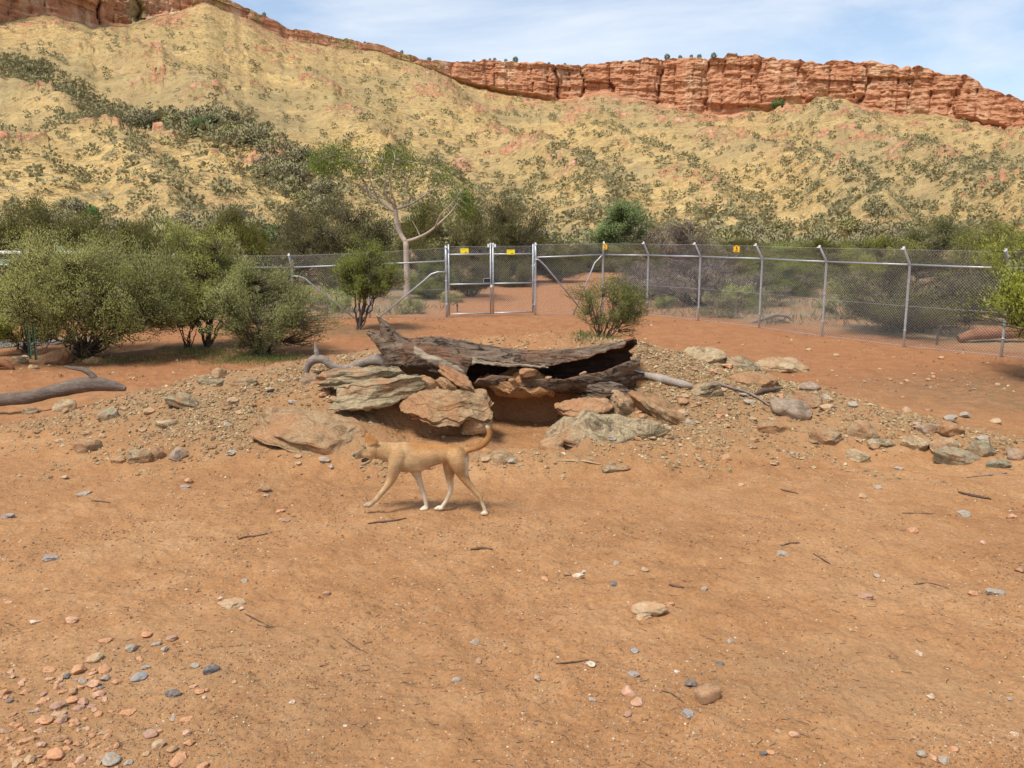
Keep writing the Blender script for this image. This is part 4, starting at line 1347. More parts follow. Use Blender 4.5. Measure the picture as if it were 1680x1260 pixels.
# the stones piled under and round the log: centre pixel, depth, size, roll (left-right), tilt (towards the viewer)
PILE = [
    ('long layered silver grey slab tilted under the left end of the hollow log', (605, 646), 9.85, (1.22, 0.62, 0.27), 'schist', 'slab', 8, -4, 0.02),
    ('mossy grey layered slab lying on top of the long silver slab', (583, 617), 10.35, (1.12, 0.6, 0.20), 'schist', 'slab', 4, 2, 0.1),
    ('thick rusty brown ledge stone overhanging the sandy hollow', (737, 665), 9.85, (1.14, 0.85, 0.34), 'schist_red', 'lens', -4, 10, 0.0),
    ('upper of two small tilted orange slabs wedged under the log', (749, 620), 10.0, (0.47, 0.3, 0.105), 'ochre_rock', 'slab', -31, 6, 0.1),
    ('lower of two small tilted orange slabs wedged under the log', (737, 633), 9.92, (0.36, 0.28, 0.12), 'ochre_rock', 'slab', -31, 6, 0.0),
    ('small orange rock behind the end of the long silver slab', (690, 633), 10.05, (0.42, 0.35, 0.24), 'ochre_rock', 'boulder', 0, 0, 0.4),
    ('rounded brown orange boulder holding up the right side of the log', (962, 669), 9.85, (0.70, 0.5, 0.27), 'ochre_rock', 'lens', -2, 8, 0.1),
    ('angular stone leaning beside the boulder under the right side of the log', (1025, 667), 9.95, (0.42, 0.4, 0.25), 'buff_rock', 'slab', -24, 8, 0.2),
    ('large pale speckled slab facing out at the right of the den mouth', (990, 717), 9.45, (1.36, 0.66, 0.30), 'schist', 'slab', 2, 52, 0.05),
    ('long flat slab sloping down to the right below the white branch', (1083, 672), 10.0, (0.95, 0.5, 0.17), 'schist_red', 'slab', -28, 12, 0.0),
    ('upright orange stone at the foot of the pale slab by the den mouth', (904, 731), 9.3, (0.25, 0.2, 0.22), 'ochre_rock', 'boulder', 10, 0, 0.0),
    ('rounded orange cobble leaning in front of the upright orange stone', (912, 743), 9.15, (0.22, 0.16, 0.20), 'ochre_rock', 'boulder', -10, 0, 0.5),
    ('smooth pale stone half sunk in the sand of the hollow', (778, 697), 9.75, (0.42, 0.34, 0.24), 'buff_rock', 'boulder', 8, 0, 0.2),
    ('pinkish slab lying in the sand behind the tail end of the dog', (820, 767), 8.85, (0.72, 0.5, 0.32), 'schist_red', 'boulder', -3, 18, 0.0),
    ('flat earth covered slab in front of the long silver slab', (505, 708), 9.35, (1.66, 0.80, 0.20), 'schist_red', 'slab', -5, 15, -0.26),
]
for i, (lab, (px, py), Y, dims, mt, kd, roll, tilt, rz) in enumerate(PILE):
    rock(lab, pt(px, py, Y), dims, mt, 400 + i, kd, rz, R(roll), R(tilt), sub=5 if dims[0] > 0.9 else 4, cuts=7)

# rocks bedded in the mound: label, px, py(bottom), width px, height px, material, kind, roll
BED = [
    ('tan rounded slab at the back right of the mound', 1160, 596, 78, 27, 'buff_rock', 'lens', -3),
    ('rubbly grey rock beside the tan rounded slab', 1222, 606, 62, 26, 'schist', 'boulder', -8),
    ('wide buff slab with a thin overhanging edge on the right of the mound', 1292, 612, 98, 26, 'buff_rock', 'slab', -4),
    ('flat orange slab in front of the wide buff slab', 1240, 634, 84, 24, 'schist_red', 'slab', -5),
    ('small grey brown stone right of the flat orange slab', 1332, 641, 34, 15, 'mauve_rock', 'boulder', 0),
    ('flat stone with a dark underside at the end of the white branch', 1152, 652, 66, 20, 'schist', 'slab', 10),
    ('mauve grey boulder on the right shoulder of the mound', 1306, 690, 74, 34, 'mauve_rock', 'boulder', -18),
    ('grey rock behind the mauve boulder', 1325, 670, 60, 24, 'schist', 'boulder', -10),
    ('pale pointed slab on the right slope of the mound', 1363, 732, 58, 28, 'schist', 'slab', -10),
    ('cream coloured rock with a yellow corner right of the pale pointed slab', 1425, 724, 52, 34, 'buff_rock', 'boulder', -12),
    ('flat grey rock near the pale pointed slab', 1448, 735, 40, 12, 'schist', 'slab', 0),
    ('buff slab lying left of the rock cluster at right', 1508, 742, 60, 24, 'buff_rock', 'slab', -14),
    ('orange tan rock highest in the rock cluster at right', 1564, 718, 48, 24, 'ochre_rock', 'boulder', -10),
    ('grey rock beside the orange tan rock', 1530, 714, 36, 24, 'mauve_rock', 'boulder', 0),
    ('yellow tan block in the middle of the rock cluster at right', 1553, 752, 48, 34, 'buff_rock', 'boulder', -8),
    ('dark layered slab at the front of the rock cluster at right', 1578, 764, 76, 24, 'green_rock', 'slab', -14),
    ('greenish rock at the right of the rock cluster', 1622, 752, 42, 32, 'green_rock', 'boulder', 0),
    ('thin dark slab at the foot of the greenish rock', 1640, 771, 40, 16, 'green_rock', 'slab', -10),
    ('blue grey rock at the right edge of the mound', 1672, 755, 34, 22, 'mauve_rock', 'boulder', 0),
    ('flat buff stone below the pale pointed slab', 1408, 758, 50, 14, 'buff_rock', 'slab', -4),
    ('long low stone right of the flat slab sloping down', 1272, 712, 66, 18, 'schist_red', 'slab', -6),
    ('thin pale slab flat on the ground in front of the den', 1008, 778, 44, 14, 'schist', 'slab', -8),
    ('long grey cream rock on the left of the mound', 298, 673, 66, 17, 'schist', 'slab', -14),
    ('triangular buff slab standing on the left slope', 272, 704, 34, 15, 'buff_rock', 'slab', 0),
    ('grey lichen spotted rock low on the left slope', 222, 762, 42, 27, 'schist', 'boulder', 6),
    ('orange stained rock against the lichen spotted rock', 252, 758, 30, 24, 'ochre_rock', 'boulder', 0),
    ('thin rusty slab left of the lichen spotted rock', 192, 760, 28, 10, 'ochre_rock', 'slab', 0),
    ('yellow buff rock by the fallen branch at left', 102, 676, 38, 24, 'buff_rock', 'boulder', 12),
    ('low knobbly rock left of the yellow buff rock', 45, 680, 30, 14, 'schist', 'boulder', 0),
    ('pale cream slab on the crest left of the silver slabs', 345, 635, 42, 13, 'schist', 'slab', -6),
    ('blocky buff stone standing on the crest left of the silver slabs', 356, 621, 30, 18, 'buff_rock', 'boulder', 0),
    ('layered rock right of the pale cream slab on the crest', 398, 636, 44, 16, 'schist', 'slab', 4),
    ('dark flake standing on edge on the left slope', 172, 692, 44, 22, 'green_rock', 'slab', 30),
    ('grey rubble rock midway up the left slope', 135, 744, 46, 24, 'schist', 'boulder', 0),
    ('pale round stone right of the lichen spotted rock', 288, 757, 34, 22, 'mauve_rock', 'boulder', 0),
    ('dark round rock under the crooked grey branch', 507, 630, 32, 26, 'mauve_rock', 'boulder', 0),
    ('big brown boulder beside the green pickets at left', 84, 598, 50, 32, 'ochre_rock', 'boulder', 12),
    ('orange rock right of the big brown boulder', 105, 592, 34, 26, 'buff_rock', 'boulder', 0),
    ('orange earth stained rock at the foot of the biggest left bush', 150, 598, 42, 16, 'ochre_rock', 'lens', 0),
    ('pale flat rock at the left edge by the brown boulder', 32, 596, 26, 13, 'buff_rock', 'slab', 0),
    ('yellowish stone below the big brown boulder', 52, 605, 16, 9, 'buff_rock', 'boulder', 0),
    ('dark red stone on the bare right slope of the mound', 1192, 757, 20, 12, 'small_brown', 'boulder', 0),
]
for i, (lab, px, py, wp, hp, mt, kd, roll) in enumerate(BED):
    b = hit(px, py)
    w, h = wp * mpp(b[1]) * 1.08, hp * mpp(b[1])
    d = w * (0.6 if kd != 'boulder' else 0.75)
    hh = h * (1.0 if kd == 'boulder' else 0.9)
    c = (b[0], b[1] + d * 0.42, gz(b[0], b[1] + d * 0.35) + hh * 0.10)
    rock(lab, c, (w, d, hh * 1.3), mt, 500 + i, kd, 0.15 * math.sin(i * 3.1), R(roll), R(10), sub=4 if wp > 40 else 3, cuts=9)

# ------------------------------------------------------------------ hollow log
LOG_A, LOG_B = pt(640, 588, 10.62), pt(1044, 592, 10.62)
LOG_L = float(np.linalg.norm(LOG_B - LOG_A))


def log_point(s, phi, r_add=0.0, seed=0):
    """s along the log, phi in degrees from the viewer's side upwards"""
    s, phi = np.broadcast_arrays(np.asarray(s, float), np.asarray(phi, float))
    ax = LOG_A[None] + (LOG_B - LOG_A)[None] * s.reshape(-1, 1)
    zc = np.interp(s.ravel(), [-0.1, 0, 0.2, 0.4, 0.6, 0.8, 0.95, 1.05], [0.03, 0.03, 0.005, -0.06, -0.115, -0.10, -0.03, 0.03])
    rad = np.interp(s.ravel(), [-0.1, 0.0, 0.12, 0.3, 0.5, 0.7, 0.85, 1.0, 1.05], [0.17, 0.225, 0.255, 0.275, 0.30, 0.315, 0.32, 0.285, 0.26])
    a = np.radians(phi.ravel())
    q = np.stack([s.ravel() * LOG_L, np.cos(a), np.sin(a)], 1)
    big = fbm(q * [1.4, 1.2, 1.2] + 3, 3, 81)
    kn = fbm(q * [4.5, 2.6, 2.6] + 9, 3, 82)
    groove = fbm(q * [2.0, 8.5, 8.5], 3, 83)
    r = rad * (1 + 0.12 * big + 0.085 * kn + 0.04 * groove) + r_add
    x = ax[:, 0]
    y = ax[:, 1] - np.cos(a) * r * 1.02
    sq = np.interp(s.ravel(), [0, 0.25, 0.45, 0.75, 0.92, 1.0], [1, 0.88, 0.70, 0.72, 0.90, 1.05])
    z = ax[:, 2] + zc + np.sin(a) * r * np.where(np.sin(a) > 0, sq, 1.0)
    return np.stack([x, y, z], 1)


def log_shell():
    n, k = 250, 80
    s = np.linspace(0.0, 1.0, n)
    ev = lambda xs, vs: np.interp(s, xs, vs)
    e = n2(s * 100, 0 * s, 0.16, 4, 85) * 5 + n2(s * 100, 0 * s, 0.6, 3, 86) * 3
    ptop = ev([0, 0.08, 0.18, 0.26, 0.295, 0.335, 0.37, 0.5, 0.60, 0.66, 0.72, 0.80, 0.86, 0.93, 1], [-14, -20, -30, -44, -50, 4, 11, 13, 18, 25, 36, 50, 63, 76, 86]) + e
    pbot = ev([0, 0.22, 0.30, 0.36, 0.41, 0.5, 0.6, 0.7, 0.78, 0.85, 0.92, 1], [196, 200, 260, 328, 337, 341, 343, 345, 350, 360, 371, 384]) + n2(s * 100, 0 * s, 0.13, 4, 87) * 5
    thick = 0.035 + 0.02 * n2(s * 100, 0 * s, 0.1, 2, 88)
    t = np.linspace(0, 1, k)
    PH = ptop[:, None] + (pbot - ptop)[:, None] * t[None]
    SS = np.repeat(s[:, None], k, 1)
    # ragged ends
    jag0 = 0.035 * n2(PH * 0.01, 0 * PH, 3.0, 3, 89)
    jag1 = 0.03 * n2(PH * 0.013, 0 * PH + 4, 4.0, 3, 90)
    SS = SS + jag0 * sm(0.08, 0, SS) + jag1 * sm(0.92, 1, SS)
    O = log_point(SS, PH)
    edge = np.minimum(t, 1 - t)[None] * np.ones((n, 1))
    th = (thick[:, None] * (0.35 + 0.65 * sm(0, 0.05, edge))).ravel()
    I = log_point(SS, PH, -1.0 * th[:] * 1.6) if False else None
    ctr = log_point(SS, PH, -th * 1.5)
    V = np.concatenate([O, ctr])
    i = np.arange(n - 1)[:, None] * k
    j = np.arange(k - 1)[None]
    Fo = np.stack([i + j, i + j + 1, i + k + j + 1, i + k + j], -1).reshape(-1, 4)
    N = n * k
    Fi = Fo[:, ::-1] + N
    ii = np.arange(n - 1) * k
    e1 = np.stack([ii, ii + k, ii + k + N, ii + N], 1)
    e2 = np.stack([ii + k - 1, ii + k - 1 + N, ii + 2 * k - 1 + N, ii + 2 * k - 1], 1)
    jj = np.arange(k - 1)
    e3 = np.stack([jj, jj + N, jj + 1 + N, jj + 1], 1)
    b = (n - 1) * k
    e4 = np.stack([b + jj, b + jj + 1, b + jj + 1 + N, b + jj + N], 1)
    F = np.concatenate([Fo, Fi, e1, e2, e3, e4])
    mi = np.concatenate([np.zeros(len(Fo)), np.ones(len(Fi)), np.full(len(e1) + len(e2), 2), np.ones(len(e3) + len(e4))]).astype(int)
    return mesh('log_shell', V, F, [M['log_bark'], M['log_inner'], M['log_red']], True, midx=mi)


LOG = empty('hollow_log', (0, 0, 0), label='large dark hollow log split open along its front, lying on the rock pile', cat='log')
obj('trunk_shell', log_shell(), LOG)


def bark_patch(s0, s1, f_lo, f_hi, add, seed, matn):
    """a strip of bark proud of the shell; f_lo and f_hi give its edges (phi) along s"""
    n, k = 70, 16
    s = np.linspace(s0, s1, n)
    lo, hi_ = f_lo(s) + 4 * n2(s * 100, 0 * s, 0.5, 3, seed), f_hi(s) + 4 * n2(s * 100, 0 * s + 5, 0.5, 3, seed)
    t = np.linspace(0, 1, k)
    PH = lo[:, None] + (hi_ - lo)[:, None] * t
    SS = np.repeat(s[:, None], k, 1)
    bulge = add * np.sqrt(np.clip(4 * t * (1 - t), 0, 1))[None] * sm(0, 0.06, np.linspace(0, 1, n))[:, None] * sm(1, 0.94, np.linspace(0, 1, n))[:, None]
    bulge = bulge + 0.008 * n2(SS * LOG_L * 9, PH * 0.05, 1.0, 3, seed + 1) - 0.012
    V = log_point(SS, PH, bulge.ravel())
    i = np.arange(n - 1)[:, None] * k
    j = np.arange(k - 1)[None]
    F = np.stack([i + j, i + j + 1, i + k + j + 1, i + k + j], -1).reshape(-1, 4)
    return mesh('bark_strip', V, F, M[matn], True)


ip = lambda *a: (lambda s: np.interp(s, a[0], a[1]))
tag(obj('bark_strip', bark_patch(0.10, 0.315, ip([0.10, 0.18, 0.26, 0.315], [20, -8, -32, -40]), ip([0.10, 0.16, 0.24, 0.315], [50, 22, 8, -12]), 0.035, 91, 'pale_bark'), LOG), 'pale curling strip of bark on the front of the log')
tag(obj('bark_strip', bark_patch(0.33, 0.64, ip([0.33, 0.64], [5, 18]), ip([0.33, 0.38, 0.64], [30, 20, 26]), 0.028, 93, 'pale_bark'), LOG), 'thin pale bark along the upper edge of the opening')


def warped_tube(pts, rad, seed, amp=0.18, k=14, n=40, hollow=False):
    pts = np.asarray(pts, float)
    t = np.linspace(0, 1, len(pts))
    tt = np.linspace(0, 1, n)
    P = np.stack([np.interp(tt, t, pts[:, i]) for i in range(3)], 1)
    for _ in range(3):
        P[1:-1] = (P[:-2] + 2 * P[1:-1] + P[2:]) / 4
    r = np.interp(tt, t, rad)
    V, F = tubes(P[None], r[None], k)
    C = np.repeat(P, k, 0)
    d = V - C
    rr = np.linalg.norm(d, axis=1, keepdims=True) + 1e-9
    q = V / (np.mean(r) * 3.2) + seed
    V = C + d * (1 + amp * fbm(q, 4, seed))[:, None]
    mb = MB()
    mb.add(V, F)
    nV = np.concatenate([P[:1], P[-1:]])
    j = np.arange(k)
    mb.add(np.concatenate([V[:k], V[-k:], nV]), np.concatenate([np.stack([np.full(k, 2 * k), (j + 1) % k, j, j], 1), np.stack([np.full(k, 2 * k + 1), k + j, k + (j + 1) % k, k + (j + 1) % k], 1)]))
    return mb


def px_pts(l, Y):
    return [pt(x, y, Y + (d[0] if d else 0)) for x, y, *d in l]


m_ = mpp(10.6)
obj('spur', warped_tube(px_pts([(668, 585), (645, 572), (622, 556), (610, 549), (602, 546)], 10.6), np.array([30, 22, 11, 6, 3]) * m_, 7, 0.16).mesh('spur', M['log_bark']), LOG)


def stub():
    """a torn, half open sleeve of wood rising from the left end"""
    n, k = 26, 22
    t = np.linspace(0, 1, n)
    base, top = pt(652, 562, 10.62), pt(624, 520, 10.55)
    ax = base[None] + (top - base)[None] * t[:, None]
    rx = np.interp(t, [0, 0.4, 1], [26, 18, 7.5]) * m_
    th = np.linspace(-R(160), R(110), k)
    V = []
    for rs in (1.0, 0.74):
        x = ax[:, None, 0] + np.cos(th)[None] * rx[:, None] * rs
        y = ax[:, None, 1] + np.sin(th)[None] * rx[:, None] * rs * 0.8
        z = ax[:, None, 2] + 0.32 * (np.cos(th)[None] * -1) * rx[:, None] * t[:, None] * 2.2 + 0 * x
        q = np.stack([x, y, z], -1).reshape(-1, 3)
        q = q + 0.014 * np.stack([fbm(q * 9, 3, 5), fbm(q * 9, 3, 6), fbm(q * 9, 3, 7)], 1)
        V.append(q)
    N = n * k
    i = np.arange(n - 1)[:, None] * k
    j = np.arange(k - 1)[None]
    Fo = np.stack([i + j, i + j + 1, i + k + j + 1, i + k + j], -1).reshape(-1, 4)
    jj = np.arange(k - 1)
    b = (n - 1) * k
    rim = np.stack([b + jj, b + jj + 1, b + jj + 1 + N, b + jj + N], 1)
    ii = np.arange(n - 1) * k
    e1 = np.stack([ii, ii + k, ii + k + N, ii + N], 1)
    e2 = np.stack([ii + k - 1, ii + k - 1 + N, ii + 2 * k - 1 + N, ii + 2 * k - 1], 1)
    F = np.concatenate([Fo, Fo[:, ::-1] + N, rim, e1, e2])
    mi = np.concatenate([np.zeros(len(Fo)), np.ones(len(Fo)), np.full(len(rim) + len(e1) + len(e2), 2)]).astype(int)
    return mesh('stub', np.concatenate(V), F, [M['log_bark'], M['log_red'], M['straw_twig']], True, midx=mi)


obj('broken_stub', stub(), LOG)
# splintered plank of old wood under the right end of the log
V, F = rock_shape(611, (0.62, 0.30, 0.10), 'slab', 4, 0.1, 5)
o = obj('wood_slab', mesh('wood_slab', V, F, M['log_bark']), None, pt(1006, 641, 10.08))
o.rotation_mode = 'ZYX'
o.rotation_euler = (R(14), R(6), 0.1)
tag(o, 'splintered slab of dark old wood sticking out under the right end of the log', 'wood')
# red earth fallen inside the log
V, F = rock_shape(612, (1.15, 0.42, 0.30), 'lens', 4, 0.16, 4)
V[:, 2] += 0.05 * fbm(V * 9, 3, 3)
tag(obj('soil', mesh('soil', V, F, M['ground'], True), None, pt(855, 628, 10.52)), 'red earth heaped inside the hollow log', kind='structure')
for i, (px, py, w) in enumerate([(868, 612, 0.19), (900, 620, 0.08), (840, 624, 0.09)]):
    rock(['largest red clod of earth inside the log', 'small red clod right of the largest one inside the log', 'red clod left of the largest one inside the log'][i], pt(px, py, 10.36), (w * 1.35, w, w * 0.72), 'ochre_rock', 620 + i, 'boulder', i, 0, 0, 'clod', 'clod', sub=3)
rock('pale chip of wood lying inside the dark log', pt(957, 612, 10.34), (0.11, 0.03, 0.03), 'small_quartz', 640, 'slab', 0.2, R(24), 0, 'wood_chip', 'chip', sub=2)


# ------------------------------------------------------------------ fallen branches and sticks
def branch(label, chains, Y, matn, seed, name='fallen_branch', cat='branch', amp=0.14):
    e = empty(name, pt(chains[0][0][0][0], chains[0][0][0][1], Y), label=label, cat=cat)
    org = np.array(e.location)
    for i, (l, rad) in enumerate(chains):
        P = np.array(px_pts(l, Y)) - org
        obj('limb' if i == 0 else 'side_twig', warped_tube(P, np.array(rad) * mpp(Y), seed + i, amp, 12, 46).mesh('limb', M[matn]), e)
    return e


branch('thick smooth grey branch with a forked twig lying at the left edge', [
    ([(-60, 662), (0, 656), (45, 652), (90, 642), (130, 632), (165, 630), (190, 634), (206, 638)], [10.5, 9.5, 9.5, 10.5, 11.5, 11.5, 8, 4]),
    ([(158, 626), (150, 614), (136, 606), (118, 604), (106, 601)], [7, 5, 4, 3, 1.5])], 11.5, 'dark_wood', 21)
branch('crooked grey branch with an upright spike left of the hollow log', [
    ([(502, 612), (507, 596), (518, 588), (532, 590), (546, 602), (566, 606), (588, 598), (608, 592), (626, 590), (640, 602)], [4, 6, 8, 7, 7, 6.5, 7, 8, 10, 12]),
    ([(522, 590), (520, 578), (517, 562)], [6, 5, 1.5])], 10.75, 'dead_wood', 31)
wl = [(1010, 621), (1030, 623), (1060, 624), (1085, 628), (1105, 635), (1122, 639), (1134, 641)]
e = np.array([hit(x, y) for x, y in wl])
e[:, 2] = e[:, 2] * 0.4 + np.linspace(e[0, 2], e[-1, 2], 7) * 0.6 + 0.055
WB = empty('fallen_branch', e[0], label='bleached white branch lying right of the hollow log', cat='branch')
obj('limb', warped_tube(e - e[0], np.array([5, 6.5, 6, 7.5, 6, 6, 3]) * mpp(10.6), 41, 0.14, 12, 46).mesh('limb', M['white_wood']), WB)
e = [hit(x, y) + [0, 0, 0.03] for x, y in [(1160, 631), (1180, 634), (1200, 640), (1225, 648), (1243, 656), (1262, 669)]]
tag(obj('stick', warped_tube(e, np.array([1, 2.4, 2.4, 2.2, 1.8, 1]) * mpp(10.3), 51, 0.1, 8).mesh('stick', M['dead_wood'])), 'thin curved grey stick on the right slope of the mound', 'stick')
e = [hit(x, y) + [0, 0, 0.035] for x, y in [(1238, 652), (1250, 646), (1266, 644), (1284, 641)]]
tag(obj('stick', warped_tube(e, np.array([2, 4, 4, 1]) * mpp(10.6), 52, 0.25, 8).mesh('stick', M['twig'])), 'short dark chunk of bark beside the thin curved stick', 'stick')
branch('short curled log end at the left edge beside the brown boulder', [
    ([(-40, 598), (-10, 594), (8, 596), (20, 604), (22, 612)], [8, 8, 7, 4, 2])], 15.6, 'log_red', 61)

TWIGS = [
    ('dark twig on the sand just below the dog', [(604, 861), (622, 857), (645, 856), (667, 852)], 1.6, 'twig'),
    ('dry stick at the foot of the pale slab by the den', [(914, 757), (935, 757), (958, 757), (985, 765)], 1.7, 'straw_twig'),
    ('short thick dark stick on the sand below the rock cluster at right', [(1572, 809), (1590, 814), (1608, 818), (1626, 821)], 2.4, 'twig'),
    ('slanting dark twig on the open sand at right', [(1334, 909), (1348, 918), (1362, 928)], 1.3, 'twig'),
    ('short dark twig on the sand below the mound at right', [(1281, 805), (1295, 808), (1309, 811)], 1.4, 'twig'),
    ('dark twig on the sand left of the dog', [(390, 886), (405, 881), (422, 880), (440, 877)], 1.4, 'twig'),
    ('thin twig leading to a pale stone in the front', [(912, 1092), (940, 1090), (966, 1085)], 1.6, 'twig'),
    ('thin dark twig beside the buff flat stone', [(402, 1010), (418, 1018), (440, 1028)], 1.5, 'twig'),
    ('fine dark twig below the buff flat stone', [(422, 1027), (436, 1030), (452, 1030)], 1.3, 'twig'),
    ('flat piece of bark on the sand below the dog', [(772, 903), (790, 901), (808, 905)], 2.4, 'twig'),
    ('wavy thin twig on the sand at far right', [(1500, 960), (1515, 958), (1530, 958), (1556, 966)], 1.2, 'twig'),
    ('pale twig at the foot of the rock cluster at right', [(1586, 784), (1620, 781), (1652, 777)], 1.3, 'dead_wood'),
    ('twig running from the front gravel to a grey pebble', [(1085, 1135), (1102, 1142), (1122, 1154)], 1.3, 'twig'),
    ('short stick in the middle of the open sand', [(1098, 961), (1108, 964), (1122, 967)], 2.2, 'twig'),
    ('thin twig on the sand behind the dark dog twig', [(1480, 843), (1520, 844), (1560, 846)], 1.1, 'twig'),
    ('fine twig on the sand in the left middle', [(150, 823), (165, 825), (182, 827)], 1.2, 'twig'),
    ('fine reddish twig near the left margin', [(8, 1024), (16, 1026), (23, 1028)], 1.3, 'twig'),
    ('thin twig lying in the centre front sand', [(562, 1050), (582, 1062), (604, 1074)], 1.1, 'twig'),
    ('small dark twig right of centre on the open sand', [(1282, 896), (1296, 894), (1312, 892)], 1.2, 'twig'),
]
for i, (lab, l, r, mt) in enumerate(TWIGS):
    P = np.array([hit(x, y) for x, y in l])
    r = r * mpp(P[0, 1])
    P[:, 2] += r * 0.8
    tag(obj('twig', warped_tube(P, [r * 0.6] + [r] * (len(l) - 2) + [r * 0.5], 70 + i, 0.2, 6, 14).mesh('twig', M[mt])), lab, 'twig')

# ------------------------------------------------------------------ loose stones
STONE_MESH = {}


def stone_mesh(col, var, kind='boulder'):
    key = (col, var, kind)
    if key not in STONE_MESH:
        shape = {'boulder': (1, 0.78, 0.5), 'flat': (1, 0.75, 0.26), 'smooth': (1, 0.72, 0.48), 'block': (1, 0.8, 0.62), 'long': (1, 0.46, 0.36)}[kind]
        V, F = rock_shape(700 + var * 7 + len(kind), shape, {'flat': 'slab', 'block': 'block', 'long': 'lens'}.get(kind, 'boulder'), 3, 0.04, {'smooth': 3, 'block': 2, 'long': 0}.get(kind, 10))
        me = mesh('stone', V, F, M['small_' + col], True)
        if kind not in ('smooth', 'long'):
            try:
                me.set_sharp_from_angle(angle=R(34))
            except Exception:
                pass
        STONE_MESH[key] = me
    return STONE_MESH[key]


def stone(px, py, wpx, col, label, kind='boulder', var=0, group=None, cat='stone', rz=None, sink=0.26):
    b = hit(px, py)
    w = wpx * mpp(b[1]) * 1.06
    o = obj('stone', stone_mesh(col, var, kind), None, (b[0], b[1], b[2] + w * (0.5 if kind != 'flat' else 0.26) * (0.5 - sink)))
    o.rotation_euler = (0.12 * math.sin(px), 0.12 * math.cos(py), (px * 0.37 + py * 0.73) % 6.28 if rz is None else rz)
    o.scale = (w, w, w)
    return tag(o, label, cat, group)


